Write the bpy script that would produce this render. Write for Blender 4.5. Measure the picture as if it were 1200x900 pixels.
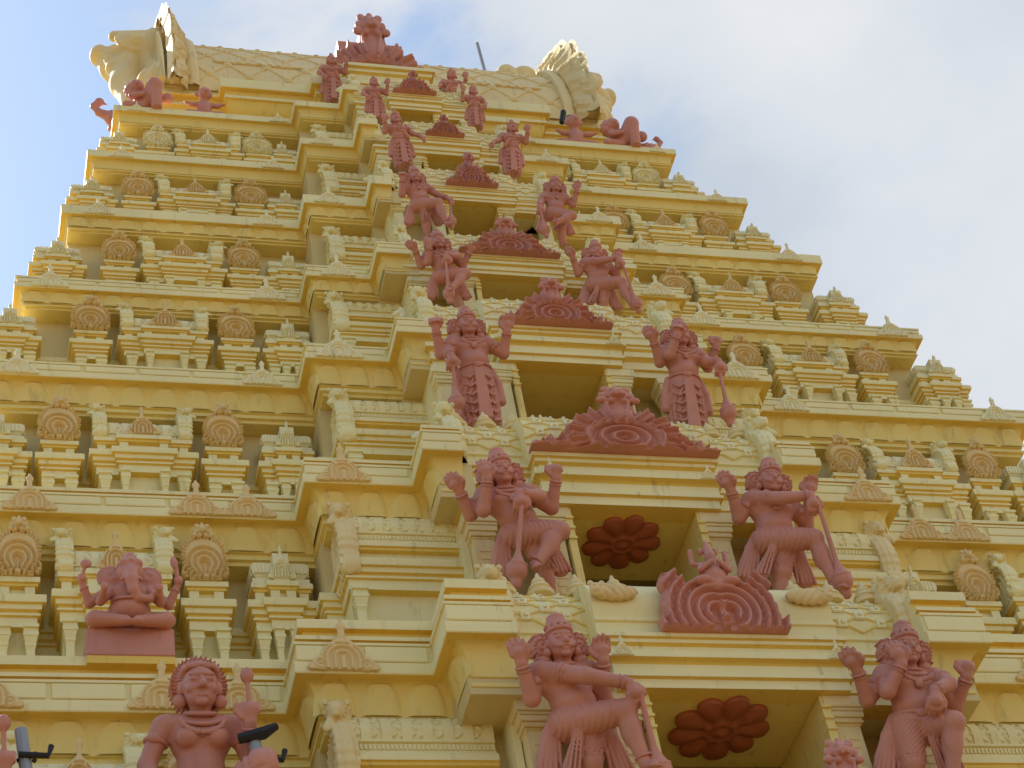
# Temple gateway tower seen from below: procedural rebuild. Units are metres.
import bpy, math, random
import numpy as np
from mathutils import Vector, Matrix

for _o in list(bpy.data.objects):
    bpy.data.objects.remove(_o)
SC = bpy.context.scene
COL = SC.collection
R = math.radians

# ------------------------------------------------------------------ camera
CAM_POS = Vector((-11.029, 0.0, 0.0))
YAW, PITCH, ROLL = R(20.3307), R(43.3008), R(-11.3893)
_f = Vector((math.sin(YAW)*math.cos(PITCH), math.cos(YAW)*math.cos(PITCH), math.sin(PITCH)))
_r = Vector((math.cos(YAW), -math.sin(YAW), 0)); _u = _r.cross(_f)
_rr = math.cos(ROLL)*_r + math.sin(ROLL)*_u; _uu = -math.sin(ROLL)*_r + math.cos(ROLL)*_u
cam = bpy.data.cameras.new('camera'); camo = bpy.data.objects.new('camera', cam); COL.objects.link(camo)
camo.matrix_world = Matrix(((_rr.x, _uu.x, -_f.x, CAM_POS.x), (_rr.y, _uu.y, -_f.y, CAM_POS.y), (_rr.z, _uu.z, -_f.z, CAM_POS.z), (0, 0, 0, 1)))
cam.sensor_width = 36.0; cam.lens = 2573.44*36/1200; cam.clip_start = 0.1; cam.clip_end = 5000
SC.camera = camo

# ------------------------------------------------------------------ light
SUN_AZ = Vector((-0.56, 0.83, 0)).normalized(); SUN_EL = R(48)
SKY_STRENGTH, SUN_STRENGTH, EXPOSURE = 0.13, 4.4, 0.60
world = bpy.data.worlds.new('World'); SC.world = world; world.use_nodes = True
nt = world.node_tree; nt.nodes.clear()
def N(nt, t, **kw):
    n = nt.nodes.new(t)
    for k, v in kw.items():
        if k.startswith('i_'):
            n.inputs[k[2:].replace('_', ' ')].default_value = v
        else:
            setattr(n, k, v)
    return n
sky = N(nt, 'ShaderNodeTexSky', sky_type='NISHITA', sun_disc=False)
sky.sun_elevation = SUN_EL; sky.sun_rotation = math.atan2(SUN_AZ.x, SUN_AZ.y)
sky.air_density = 1.0; sky.dust_density = 0.8; sky.ozone_density = 1.0
bg1 = N(nt, 'ShaderNodeBackground'); bg1.inputs['Strength'].default_value = SKY_STRENGTH
tint = N(nt, 'ShaderNodeMixRGB', blend_type='MULTIPLY'); tint.inputs['Fac'].default_value = 1.0; tint.inputs['Color2'].default_value = (0.90, 1.03, 1.06, 1)
nt.links.new(sky.outputs[0], tint.inputs['Color1']); nt.links.new(tint.outputs[0], bg1.inputs['Color'])
tc = N(nt, 'ShaderNodeTexCoord')
mp = N(nt, 'ShaderNodeMapping'); mp.inputs['Location'].default_value = (0.62, 0.10, 0.35); mp.inputs['Scale'].default_value = (1.0, 1.0, 1.5)
nt.links.new(tc.outputs['Generated'], mp.inputs['Vector'])
n1 = N(nt, 'ShaderNodeTexNoise', i_Scale=3.6, i_Detail=8.0, i_Roughness=0.58, i_Distortion=0.25)
nt.links.new(mp.outputs[0], n1.inputs['Vector'])
# weather: the cloud bank thickens towards +x (the east side), thins towards -x
sep = N(nt, 'ShaderNodeSeparateXYZ'); nt.links.new(tc.outputs['Generated'], sep.inputs[0])
mul = N(nt, 'ShaderNodeMath', operation='MULTIPLY_ADD'); mul.inputs[1].default_value = 0.95; mul.inputs[2].default_value = -0.135
nt.links.new(sep.outputs['X'], mul.inputs[0])
clampb = N(nt, 'ShaderNodeClamp'); clampb.inputs['Min'].default_value = -0.22; clampb.inputs['Max'].default_value = 0.2
nt.links.new(mul.outputs[0], clampb.inputs['Value'])
addb = N(nt, 'ShaderNodeMath', operation='ADD'); nt.links.new(n1.outputs['Fac'], addb.inputs[0]); nt.links.new(clampb.outputs[0], addb.inputs[1])
ramp = N(nt, 'ShaderNodeValToRGB'); ramp.color_ramp.elements[0].position = 0.44; ramp.color_ramp.elements[0].color = (0.10, 0.10, 0.10, 1)
ramp.color_ramp.elements[1].position = 0.60; ramp.color_ramp.interpolation = 'EASE'
nt.links.new(addb.outputs[0], ramp.inputs['Fac'])
n2 = N(nt, 'ShaderNodeTexNoise', i_Scale=3.4, i_Detail=6.0, i_Roughness=0.5); nt.links.new(mp.outputs[0], n2.inputs['Vector'])
cr = N(nt, 'ShaderNodeValToRGB'); cr.color_ramp.elements[0].position = 0.3; cr.color_ramp.elements[0].color = (0.56, 0.63, 0.72, 1)
cr.color_ramp.elements[1].position = 0.62; cr.color_ramp.elements[1].color = (0.86, 0.87, 0.89, 1)
nt.links.new(n2.outputs['Fac'], cr.inputs['Fac'])
bg2 = N(nt, 'ShaderNodeBackground'); bg2.inputs['Strength'].default_value = 0.67; nt.links.new(cr.outputs[0], bg2.inputs['Color'])
mixs = N(nt, 'ShaderNodeMixShader'); out = N(nt, 'ShaderNodeOutputWorld')
nt.links.new(ramp.outputs[0], mixs.inputs[0]); nt.links.new(bg1.outputs[0], mixs.inputs[1]); nt.links.new(bg2.outputs[0], mixs.inputs[2])
nt.links.new(mixs.outputs[0], out.inputs[0])
sun = bpy.data.lights.new('sun', 'SUN'); sun.energy = SUN_STRENGTH; sun.angle = R(0.6); sun.color = (1.0, 0.93, 0.82)
suno = bpy.data.objects.new('sun', sun); COL.objects.link(suno)
_d = Vector((SUN_AZ.x*math.cos(SUN_EL), SUN_AZ.y*math.cos(SUN_EL), math.sin(SUN_EL)))
suno.rotation_euler = (-_d).to_track_quat('-Z', 'Y').to_euler(); suno.location = _d*80
SC.view_settings.view_transform = 'Standard'; SC.view_settings.look = 'None'; SC.view_settings.exposure = EXPOSURE; SC.view_settings.gamma = 1.0
SC.view_settings.use_curve_mapping = False
SC.render.engine = 'CYCLES'; SC.cycles.max_bounces = 6; SC.cycles.caustics_reflective = False; SC.cycles.caustics_refractive = False; SC.cycles.use_adaptive_sampling = True; SC.cycles.adaptive_threshold = 0.02; SC.cycles.diffuse_bounces = 4; SC.cycles.glossy_bounces = 3
SC.cycles.use_denoising = True

# ------------------------------------------------------------------ materials
def paint(name, col, rough=0.6, var=0.10, grime=0.45, bump=0, scale=1.0, grain=14.0):
    m = bpy.data.materials.new(name); m.use_nodes = True
    t = m.node_tree; b = t.nodes['Principled BSDF']; b.inputs['Roughness'].default_value = rough
    b.inputs['Specular IOR Level'].default_value = 0.3
    geo = N(t, 'ShaderNodeNewGeometry')
    a = N(t, 'ShaderNodeTexNoise', i_Scale=0.55*scale, i_Detail=3.0, i_Roughness=0.6); t.links.new(geo.outputs['Position'], a.inputs['Vector'])
    mpp = N(t, 'ShaderNodeMapping'); mpp.inputs['Scale'].default_value = (3.2, 3.2, 0.55); t.links.new(geo.outputs['Position'], mpp.inputs['Vector'])
    st = N(t, 'ShaderNodeTexNoise', i_Scale=1.9*scale, i_Detail=5.0, i_Roughness=0.62); t.links.new(mpp.outputs[0], st.inputs['Vector'])
    g = N(t, 'ShaderNodeTexNoise', i_Scale=grain*scale, i_Detail=2.0, i_Roughness=0.65); t.links.new(geo.outputs['Position'], g.inputs['Vector'])
    hsv = N(t, 'ShaderNodeHueSaturation'); hsv.inputs['Color'].default_value = (*col, 1)
    mr = N(t, 'ShaderNodeMapRange'); mr.inputs['From Min'].default_value = 0.25; mr.inputs['From Max'].default_value = 0.75
    mr.inputs['To Min'].default_value = 1-var; mr.inputs['To Max'].default_value = 1+var*0.6
    t.links.new(a.outputs['Fac'], mr.inputs['Value']); t.links.new(mr.outputs[0], hsv.inputs['Value'])
    rp = N(t, 'ShaderNodeValToRGB'); rp.color_ramp.elements[0].position = 0.58; rp.color_ramp.elements[0].color = (0, 0, 0, 1)
    rp.color_ramp.elements[1].position = 0.76; rp.color_ramp.elements[1].color = (1, 1, 1, 1); t.links.new(st.outputs['Fac'], rp.inputs['Fac'])
    dm = N(t, 'ShaderNodeMath', operation='MULTIPLY'); dm.inputs[1].default_value = grime; t.links.new(rp.outputs[0], dm.inputs[0])
    mx = N(t, 'ShaderNodeMixRGB', blend_type='MIX'); t.links.new(dm.outputs[0], mx.inputs['Fac']); t.links.new(hsv.outputs[0], mx.inputs['Color1'])
    mx.inputs['Color2'].default_value = (col[0]*0.34, col[1]*0.32, col[2]*0.34, 1)
    t.links.new(mx.outputs[0], b.inputs['Base Color'])
    if bump:
        bp = N(t, 'ShaderNodeBump'); bp.inputs['Strength'].default_value = bump; bp.inputs['Distance'].default_value = 0.02
        t.links.new(g.outputs['Fac'], bp.inputs['Height']); t.links.new(bp.outputs[0], b.inputs['Normal'])
    return m
M = {}
M['yellow'] = paint('yellow_limewash', (0.83, 0.57, 0.12))
M['cream'] = paint('cream_limewash', (0.875, 0.76, 0.39), grime=0.45)
M['butter'] = paint('butter_yellow_paint', (0.85, 0.66, 0.22))
M['pale'] = paint('pale_cream_paint', (0.87, 0.775, 0.46), var=0.08, grime=0.45)
M['tan'] = paint('tan_paint', (0.78, 0.57, 0.26), var=0.08, grime=0.25)
M['gold'] = paint('warm_cream_paint', (0.82, 0.64, 0.31), var=0.08)
M['terracotta'] = paint('terracotta_paint', (0.60, 0.255, 0.19), rough=0.5, var=0.16, grime=0.28, grain=22)
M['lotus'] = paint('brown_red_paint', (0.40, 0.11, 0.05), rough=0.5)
M['wall'] = paint('dull_cream_wall', (0.72, 0.56, 0.25), grime=0.3)
M['metal'] = paint('grey_metal', (0.30, 0.33, 0.38), rough=0.35, bump=0)
M['black'] = paint('black_plastic', (0.02, 0.02, 0.022), rough=0.4, bump=0)
M['ground'] = paint('sandy_courtyard', (0.23, 0.155, 0.065), rough=0.85, var=0.2)
M['stone'] = paint('grey_granite', (0.34, 0.32, 0.29), rough=0.8, var=0.2)

# ------------------------------------------------------------------ mesh helpers
class MB:
    def __init__(s): s.v = []; s.f = []; s.mi = {}
    def add(s, v, f):
        o = len(s.v); s.v += [tuple(map(float, p)) for p in v]; s.f += [tuple(i+o for i in q) for q in f]; return s
    def box(s, x0, x1, y0, y1, z0, z1, b=0.0):
        if b <= 0:
            v = [(x, y, z) for z in (z0, z1) for y in (y0, y1) for x in (x0, x1)]
            return s.add(v, [(0, 2, 3, 1), (4, 5, 7, 6), (0, 1, 5, 4), (2, 6, 7, 3), (0, 4, 6, 2), (1, 3, 7, 5)])
        # box with chamfered front/top edges: tapered caps
        v = []
        for z, e in ((z0, b), (z0+b, 0), (z1-b, 0), (z1, b)):
            v += [(x0+e, y0+e, z), (x1-e, y0+e, z), (x1-e, y1-e, z), (x0+e, y1-e, z)]
        f = [(3, 2, 1, 0), (12, 13, 14, 15)]
        for l in range(3):
            for i in range(4):
                j = (i+1) % 4; f.append((l*4+i, l*4+j, l*4+4+j, l*4+4+i))
        return s.add(v, f)
    def frustum(s, c0, r0, c1, r1):
        (x0, y0, z0), (x1, y1, z1) = c0, c1
        v = [(x0+sx*r0[0], y0+sy*r0[1], z0) for sx, sy in ((-1, -1), (1, -1), (1, 1), (-1, 1))] + [(x1+sx*r1[0], y1+sy*r1[1], z1) for sx, sy in ((-1, -1), (1, -1), (1, 1), (-1, 1))]
        return s.add(v, [(3, 2, 1, 0), (4, 5, 6, 7)]+[(i, (i+1) % 4, 4+(i+1) % 4, 4+i) for i in range(4)])
    def sweep(s, path, prof, cap=True, closed_prof=False, gold=()):
        """path: (x,y) points walked so that outward is to the right hand (d.y,-d.x); prof: (out,z)."""
        n = len(path); nm = []
        for i in range(n-1):
            d = Vector(path[i+1])-Vector(path[i]); d.normalize(); nm.append(Vector((d.y, -d.x)))
        v = []
        for i in range(n):
            if i == 0: m = nm[0]
            elif i == n-1: m = nm[-1]
            else: m = (nm[i-1]+nm[i])/(1+nm[i-1].dot(nm[i]))
            for (o, z) in prof: v.append((path[i][0]+m.x*o, path[i][1]+m.y*o, z))
        k = len(prof); f = []
        for i in range(n-1):
            for j in range(k-1 if not closed_prof else k):
                a = i*k+j; b = i*k+(j+1) % k; f.append((a, a+k, b+k, b)); s.mi[len(s.f)+len(f)-1] = 1 if j in gold else 0
        if cap:
            f.append(tuple(range(k))); f.append(tuple(range((n-1)*k+k-1, (n-1)*k-1, -1)))
        return s.add(v, f)
    def lathe(s, c, prof, n=12):
        v = []; f = []
        for (r, z) in prof:
            for i in range(n):
                a = 2*math.pi*i/n; v.append((c[0]+r*math.cos(a), c[1]+r*math.sin(a), c[2]+z))
        for j in range(len(prof)-1):
            for i in range(n):
                i2 = (i+1) % n; f.append((j*n+i, j*n+i2, (j+1)*n+i2, (j+1)*n+i))
        f.append(tuple(range(n-1, -1, -1))); f.append(tuple(range((len(prof)-1)*n, len(prof)*n)))
        return s.add(v, f)
    def tube(s, pts, r, n=8):
        pts = [Vector(p) for p in pts]; rs = r if isinstance(r, (list, tuple)) else [r]*len(pts)
        v = []; f = []
        for i, p in enumerate(pts):
            d = (pts[min(i+1, len(pts)-1)]-pts[max(i-1, 0)]).normalized()
            a = d.orthogonal().normalized() if i == 0 else (a-d*a.dot(d)).normalized()
            b = d.cross(a)
            for k in range(n):
                t = 2*math.pi*k/n; v.append(tuple(p+(a*math.cos(t)+b*math.sin(t))*rs[i]))
        for i in range(len(pts)-1):
            for k in range(n):
                k2 = (k+1) % n; f.append((i*n+k, i*n+k2, (i+1)*n+k2, (i+1)*n+k))
        f.append(tuple(range(n-1, -1, -1))); f.append(tuple(range((len(pts)-1)*n, len(pts)*n)))
        return s.add(v, f)
    def mesh(s, name, mat=None, sharp=35):
        me = bpy.data.meshes.new(name); me.from_pydata(s.v, [], s.f); me.update()
        me.polygons.foreach_set('use_smooth', [True]*len(me.polygons))
        if sharp: me.set_sharp_from_angle(angle=R(sharp))
        if mat: me.materials.append(M[mat])
        if any(s.mi.values()):      # two-tone paint: recessed mouldings in golden yellow
            me.materials.append(M['yellow'])
            for i, q in s.mi.items(): me.polygons[i].material_index = q
        return me
def obj(name, me, parent=None, loc=(0, 0, 0), rot=(0, 0, 0), scale=(1, 1, 1)):
    o = bpy.data.objects.new(name, me); COL.objects.link(o)
    o.location = loc; o.rotation_euler = rot; o.scale = scale
    if parent is not None: o.parent = parent
    return o
def empty(name, parent=None, loc=(0, 0, 0), rot=(0, 0, 0), scale=(1, 1, 1)): return obj(name, None, parent, loc, rot, scale)
def tag(o, label=None, cat=None, group=None, kind=None):
    if label: o['label'] = label
    if cat: o['category'] = cat
    if group: o['group'] = group
    if kind: o['kind'] = kind
    return o
_mc = {}
def recolor(me, mat):
    k = (me.name, mat)
    if k not in _mc:
        c = me.copy(); c.materials[0] = M[mat]; _mc[k] = c
    return _mc[k]

# ------------------------------------------------------------------ implicit surfaces
def surface_nets(F, org, h):
    s = F < 0; nx, ny, nz = F.shape
    c = np.zeros((nx-1, ny-1, nz-1), np.int8)
    for a in (0, 1):
        for b in (0, 1):
            for d in (0, 1): c += s[a:nx-1+a, b:ny-1+b, d:nz-1+d]
    mask = (c > 0) & (c < 8)
    I, J, K = np.nonzero(mask); n = len(I)
    idx = -np.ones(mask.shape, np.int64); idx[mask] = np.arange(n)
    acc = np.zeros((n, 3)); cnt = np.zeros(n)
    cor = [(a, b, d) for a in (0, 1) for b in (0, 1) for d in (0, 1)]
    for p in cor:
        for ax in range(3):
            if p[ax]: continue
            q = list(p); q[ax] = 1
            fa = F[I+p[0], J+p[1], K+p[2]]; fb = F[I+q[0], J+q[1], K+q[2]]
            x = (fa < 0) != (fb < 0); t = np.where(x, fa/np.where(x, fa-fb, 1), 0)
            pos = np.array(p, float)[None].repeat(n, 0); pos[:, ax] += t
            acc += pos*x[:, None]; cnt += x
    V = (np.stack([I, J, K], -1)+acc/cnt[:, None])*h+np.array(org)
    Q = []
    for ax in range(3):
        o1, o2 = [(1, 2), (2, 0), (0, 1)][ax]
        sl0 = [slice(None)]*3; sl1 = [slice(None)]*3
        sl0[ax] = slice(0, -1); sl1[ax] = slice(1, None)
        ch = s[tuple(sl0)] != s[tuple(sl1)]; neg = s[tuple(sl0)]
        E = np.stack(np.nonzero(ch), -1)
        ok = (E[:, o1] > 0) & (E[:, o2] > 0) & (E[:, o1] < F.shape[o1]-1) & (E[:, o2] < F.shape[o2]-1)
        E = E[ok]; sg = neg[E[:, 0], E[:, 1], E[:, 2]]
        def cell(d1, d2):
            G = E.copy(); G[:, o1] -= d1; G[:, o2] -= d2; return idx[G[:, 0], G[:, 1], G[:, 2]]
        q = np.stack([cell(1, 1), cell(0, 1), cell(0, 0), cell(1, 0)], -1)
        q[~sg] = q[~sg][:, ::-1]; Q.append(q)
    return V, np.concatenate(Q)
def smin(a, b, k):
    if k <= 0: return np.minimum(a, b)
    h = np.clip(0.5+0.5*(b-a)/k, 0, 1); return b*(1-h)+a*h-k*h*(1-h)
class SDF:
    def __init__(s, lo, hi, h):
        s.lo = np.array(lo, float); s.h = h
        s.n = np.maximum(4, np.ceil((np.array(hi)-s.lo)/h).astype(int)+1)
        s.F = np.full(s.n, 1.0, np.float32)
        s.ax = [s.lo[i]+h*np.arange(s.n[i]) for i in range(3)]
    def reg(s, lo, hi):
        a = np.clip(np.floor((np.array(lo)-s.lo)/s.h).astype(int), 0, s.n); b = np.clip(np.ceil((np.array(hi)-s.lo)/s.h).astype(int)+1, 0, s.n)
        if (b <= a).any(): return None
        sl = tuple(slice(a[i], b[i]) for i in range(3))
        g = np.meshgrid(*[s.ax[i][sl[i]] for i in range(3)], indexing='ij', sparse=True)
        return sl, g
    def put(s, sl, d, k, op='add'):
        if op == 'add': s.F[sl] = smin(s.F[sl], d, k)
        else: s.F[sl] = -smin(-s.F[sl], d, k)
    def cap(s, a, b, r0, r1=None, k=0.01, op='add', fold=None, flat=None):
        r1 = r0 if r1 is None else r1; a = np.array(a, float); b = np.array(b, float); m = max(r0, r1)*1.25+k+3*s.h
        g = s.reg(np.minimum(a, b)-m, np.maximum(a, b)+m)
        if g is None: return
        sl, (x, y, z) = g; d = b-a; L2 = float(d@d)+1e-12
        t = np.clip(((x-a[0])*d[0]+(y-a[1])*d[1]+(z-a[2])*d[2])/L2, 0, 1)
        px = x-a[0]-t*d[0]; py = y-a[1]-t*d[1]; pz = z-a[2]-t*d[2]
        if flat: py = py*flat
        dd = np.sqrt(px*px+py*py+pz*pz)-(r0+(r1-r0)*t)
        if fold:
            amp, freq, sk = fold; dd = dd+amp*np.sin(freq*(t+sk*px/ max(r0, 1e-3)))
        s.put(sl, dd, k, op)
    def ell(s, c, r, k=0.01, op='add', rot=None, bumpf=None):
        c = np.array(c, float); r = np.array(r, float); m = r.max()*1.15+k+3*s.h
        g = s.reg(c-m, c+m)
        if g is None: return
        sl, (x, y, z) = g; x = x-c[0]; y = y-c[1]; z = z-c[2]
        if rot is not None:
            x, y, z = (rot[0][i]*x+rot[1][i]*y+rot[2][i]*z for i in range(3))
        q = np.sqrt((x/r[0])**2+(y/r[1])**2+(z/r[2])**2)+1e-9
        q2 = np.sqrt((x/r[0]**2)**2+(y/r[1]**2)**2+(z/r[2]**2)**2)+1e-9
        dd = q*(q-1)/q2
        if bumpf: dd = dd+bumpf(x, y, z)
        s.put(sl, dd, k, op)
    def tor(s, c, Rr, r, nrm=(0, 0, 1), k=0.004, sc=(1, 1), op='add'):
        c = np.array(c, float); nrm = Vector(nrm).normalized(); u = nrm.orthogonal().normalized()
        if abs(nrm.z) > 0.7: u = (Vector((1, 0, 0))-nrm*nrm.x).normalized()
        w = nrm.cross(u); m = Rr*max(sc)+r+k+3*s.h; g = s.reg(c-m, c+m)
        if g is None: return
        sl, (x, y, z) = g; x = x-c[0]; y = y-c[1]; z = z-c[2]
        p = (x*u.x+y*u.y+z*u.z)/sc[0]; q = (x*w.x+y*w.y+z*w.z)/sc[1]; t = x*nrm.x+y*nrm.y+z*nrm.z
        s.put(sl, np.sqrt((np.sqrt(p*p+q*q)-Rr)**2+t*t)-r, k, op)
    def box(s, c, r, rd=0.01, k=0.0, op='add'):
        c = np.array(c, float); r = np.array(r, float); m = r+k+3*s.h; g = s.reg(c-m, c+m)
        if g is None: return
        sl, (x, y, z) = g
        qx = abs(x-c[0])-r[0]+rd; qy = abs(y-c[1])-r[1]+rd; qz = abs(z-c[2])-r[2]+rd
        dd = np.sqrt(np.maximum(qx, 0)**2+np.maximum(qy, 0)**2+np.maximum(qz, 0)**2)+np.minimum(np.maximum(qx, np.maximum(qy, qz)), 0)-rd
        s.put(sl, dd, k, op)
    def fn(s, lo, hi, f, k=0.0, op='add'):
        g = s.reg(lo, hi)
        if g is None: return
        sl, (x, y, z) = g; s.put(sl, np.broadcast_to(f(x, y, z), [q.stop-q.start for q in sl]), k, op)
    def curve(s, pts, r, k=0.004, flat=None):
        rs = r if isinstance(r, (list, tuple)) else [r]*len(pts)
        for i in range(len(pts)-1): s.cap(pts[i], pts[i+1], rs[i], rs[i+1], k, flat=flat)
    def mesh(s, name, mat=None, smooth=1):
        F = s.F
        for ax in range(3):      # close the volume at the grid border
            sl = [slice(None)]*3; sl[ax] = 0; F[tuple(sl)] = np.maximum(F[tuple(sl)], s.h); sl[ax] = -1; F[tuple(sl)] = np.maximum(F[tuple(sl)], s.h)
        V, Q = surface_nets(F, s.lo, s.h)
        me = bpy.data.meshes.new(name); me.vertices.add(len(V)); me.vertices.foreach_set('co', V.astype(np.float32).ravel())
        me.loops.add(Q.size); me.loops.foreach_set('vertex_index', Q.astype(np.int32).ravel())
        me.polygons.add(len(Q)); me.polygons.foreach_set('loop_start', (np.arange(len(Q))*4).astype(np.int32))
        me.update(calc_edges=True); me.validate()
        me.polygons.foreach_set('use_smooth', [True]*len(me.polygons))
        if mat: me.materials.append(M[mat])
        return me

# ------------------------------------------------------------------ carved ornaments (front faces -y, base at z=0)
def lion_head(S, c, r, k=0.012, lean=0.0):
    x, y, z = c
    S.ell((x, y, z), (r*1.0, r*0.95, r*0.95), k)
    S.ell((x, y-r*0.85, z-r*0.32), (r*0.62, r*0.55, r*0.42), k)
    for sx in (-1, 1):
        S.ell((x+sx*r*0.45, y-r*0.80, z+r*0.28), (r*0.26,)*3, 0.004)
        S.ell((x+sx*r*0.85, y-r*0.2, z+r*0.78), (r*0.42, r*0.3, r*0.40), 0.006)
        S.ell((x+sx*r*1.15, y-r*0.1, z-r*0.1), (r*0.38, r*0.35, r*0.5), 0.006)
        S.ell((x+sx*r*1.35, y-r*0.3, z-r*0.95), (r*0.5, r*0.45, r*0.38), 0.008)
        S.ell((x+sx*r*0.55, y-r*0.3, z-r*1.05), (r*0.36, r*0.5, r*0.32), 0.008)
        S.cap((x+sx*r*0.2, y-r*1.25, z-r*0.55), (x+sx*r*0.28, y-r*1.22, z-r*0.85), r*0.10, r*0.05, 0.003)
    S.ell((x, y-r*0.2, z+r*0.95), (r*0.35, r*0.3, r*0.45), 0.008)
    S.ell((x, y-r*1.28, z-r*0.18), (r*0.22, r*0.15, r*0.14), 0.004)

def carve(name, kind, mat, h=0.0105):
    top = {'niche': 1.24, 'cornice': 0.98, 'crest': 0.70, 'throne': 0.80}[kind]
    W = {'niche': 0.56, 'cornice': 0.56, 'crest': 0.53, 'throne': 0.50}[kind]
    S = SDF((-W, -0.40, -0.02), (W, 0.10, top), h)
    cz = {'niche': 0.42, 'cornice': 0.20, 'crest': 0.10, 'throne': 0.16}[kind]
    R0 = {'niche': 0.41, 'cornice': 0.31, 'crest': 0.295, 'throne': 0.30}[kind]
    def f(x, y, z):
        zz = z-cz; ax = np.abs(x)
        r = np.sqrt(x*x+zz*zz); th = np.arctan2(zz, x)
        rh = np.sqrt(x*x+np.maximum(zz, -0.02)**2)
        if kind == 'niche':
            r2 = np.sqrt(x*x+(z-0.47)**2); t2 = np.arctan2(z-0.47, x)
            o = np.maximum(r2-(0.43+0.036*np.abs(np.sin(8.5*t2))), -z)
            o = np.minimum(o, np.maximum(ax-0.31, np.maximum(z-0.10, -z)))
            o = np.minimum(o, np.sqrt((ax-0.37)**2+(z-0.15)**2)-0.095)
            o = np.minimum(o, np.maximum(ax-0.15, np.maximum(z-0.96, 0.8-z)))
            r = np.sqrt(x*x+(np.maximum(z, 0.30)-0.30)**2); r = r+0.55*np.maximum(0.28-z, 0)*(ax > 0.05)
            th = np.arctan2(z-0.30, x)
            arcs = np.cos((r-0.15)*2*math.pi/0.115)*(r > 0.09)*(r < 0.40)
            t = 0.095+0.046*arcs-0.085*(r < 0.10)*(z > 0.08)*np.clip((0.10-r)/0.03, 0, 1)
            t = t+0.040*np.cos(t2*34)*np.clip((r2-0.355)/0.03, 0, 1)
            t = t+0.07*np.exp(-(x/0.03)**2)*(z < 0.33)*(z > 0.02)
            sr = np.sqrt((ax-0.35)**2+(z-0.16)**2); t = t+0.045*np.cos(sr*2*math.pi/0.085)*np.exp(-(sr/0.10)**2)
        elif kind == 'cornice':
            o = np.maximum(r-(R0+0.022*np.abs(np.sin(7*th))), -z)
            o = np.minimum(o, np.sqrt((ax-0.33)**2+(z-0.11)**2)-0.125)
            o = np.minimum(o, np.sqrt((ax-0.46)**2+(z-0.055)**2)-0.065)
            o = np.minimum(o, np.maximum(ax-0.44, np.maximum(z-0.06, -z)))
            o = np.minimum(o, ax-(0.05+0.10*np.exp(-((z-0.50)/0.06)**2)-0.02*(z-0.55))+10*np.maximum(z-0.74, 0)+10*np.maximum(0.4-z, 0))
            t = 0.085+0.045*np.cos((rh-0.02)*2*math.pi/0.105)*(rh < 0.29)
            sr = np.sqrt((ax-0.33)**2+(z-0.11)**2); t = t+0.035*np.cos(sr*2*math.pi/0.08)*np.exp(-(sr/0.12)**2)
        elif kind == 'crest':
            leaf = np.abs(np.sin(8.5*th))
            o = np.maximum(r-(R0-0.012+0.042*leaf**0.6), -z)
            prof = 0.135*np.clip((0.52-ax)/0.24, 0, 1)**0.8+0.016*np.abs(np.sin(ax*34))
            o = np.minimum(o, np.maximum(z-prof, np.maximum(ax-0.51, -z)))
            o = np.minimum(o, np.maximum(ax-0.505, np.maximum(z-0.018, -z)))
            o = np.minimum(o, np.maximum(ax-0.085, np.maximum(z-0.46, 0.2-z)))
            re = np.sqrt((x/1.25)**2+zz*zz)
            t = 0.075+0.028*np.cos(re*2*math.pi/0.052)*(re < 0.15)
            fe = (re > 0.18)*(r < R0+0.04)
            t = t+fe*(0.040*np.cos(th*17+(r-0.2)*9)+0.016*np.cos(th*51+(r-0.2)*27))
            t = t+0.040*np.exp(-((re-0.166)/0.014)**2)+0.02*np.cos(ax*120)*np.exp(-((re-0.166)/0.014)**2)
            sr = np.sqrt((ax-0.355)**2+(z-0.07)**2); t = t+0.036*np.cos(sr*2*math.pi/0.052)*np.exp(-(sr/0.075)**2)*(r > 0.28)
            s2 = np.sqrt((ax-0.445)**2+(z-0.05)**2); t = t+0.030*np.cos(s2*2*math.pi/0.045)*np.exp(-(s2/0.05)**2)
            t = t+0.012*(z < 0.018)
        else:
            wing = np.maximum(np.sqrt((ax-0.13)**2+(z-0.18)**2)-0.30, -z)
            o = np.minimum(np.maximum(wing, -(np.sqrt((ax-0.215)**2+(z-0.54)**2)-0.135)), np.maximum(r-0.27, -z))
            o = np.minimum(o, np.sqrt((ax-0.33)**2+(z-0.40)**2)-0.085)
            o = np.minimum(o, np.maximum(z-0.10, np.maximum(ax-0.47, -z)))
            rr = np.sqrt((ax-0.05)**2+(z-0.13)**2)
            t = 0.06+0.030*np.cos(rr*2*math.pi/0.07)+0.008*np.cos(np.arctan2(z-0.1, ax-0.05)*26)*(rr > 0.24)
            t = t-0.05*(np.abs(ax-0.06) < 0.035)*(z < 0.16)+0.03*(ax < 0.03)*(z < 0.2)
        t = np.maximum(t, 0.02)
        return np.maximum(o*0.8, np.maximum(-y-t, y-0.05)*0.75)
    S.fn((-W, -0.36, -0.02), (W, 0.10, top), f)
    if kind == 'niche':
        lion_head(S, (0, -0.10, 0.985), 0.118, 0.012)
    elif kind == 'cornice':
        S.ell((0, -0.04, 0.80), (0.075, 0.07, 0.085), 0.02); S.ell((0, -0.04, 0.90), (0.03, 0.03, 0.05), 0.02)
        S.ell((0, -0.06, 0.50), (0.15, 0.07, 0.035), 0.02)
        for sx in (-1, 1): S.ell((sx*0.14, -0.06, 0.46), (0.05, 0.05, 0.05), 0.01)
    elif kind == 'crest':
        lion_head(S, (0, -0.085, 0.515), 0.066, 0.006)
        S.cap((0, -0.03, 0.34), (0, -0.03, 0.47), 0.085, 0.055, 0.02)
    else:
        # small crowned figure with joined hands above the arch
        S.cap((0, -0.05, 0.36), (0, -0.06, 0.52), 0.055, 0.05, 0.02)
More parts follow.
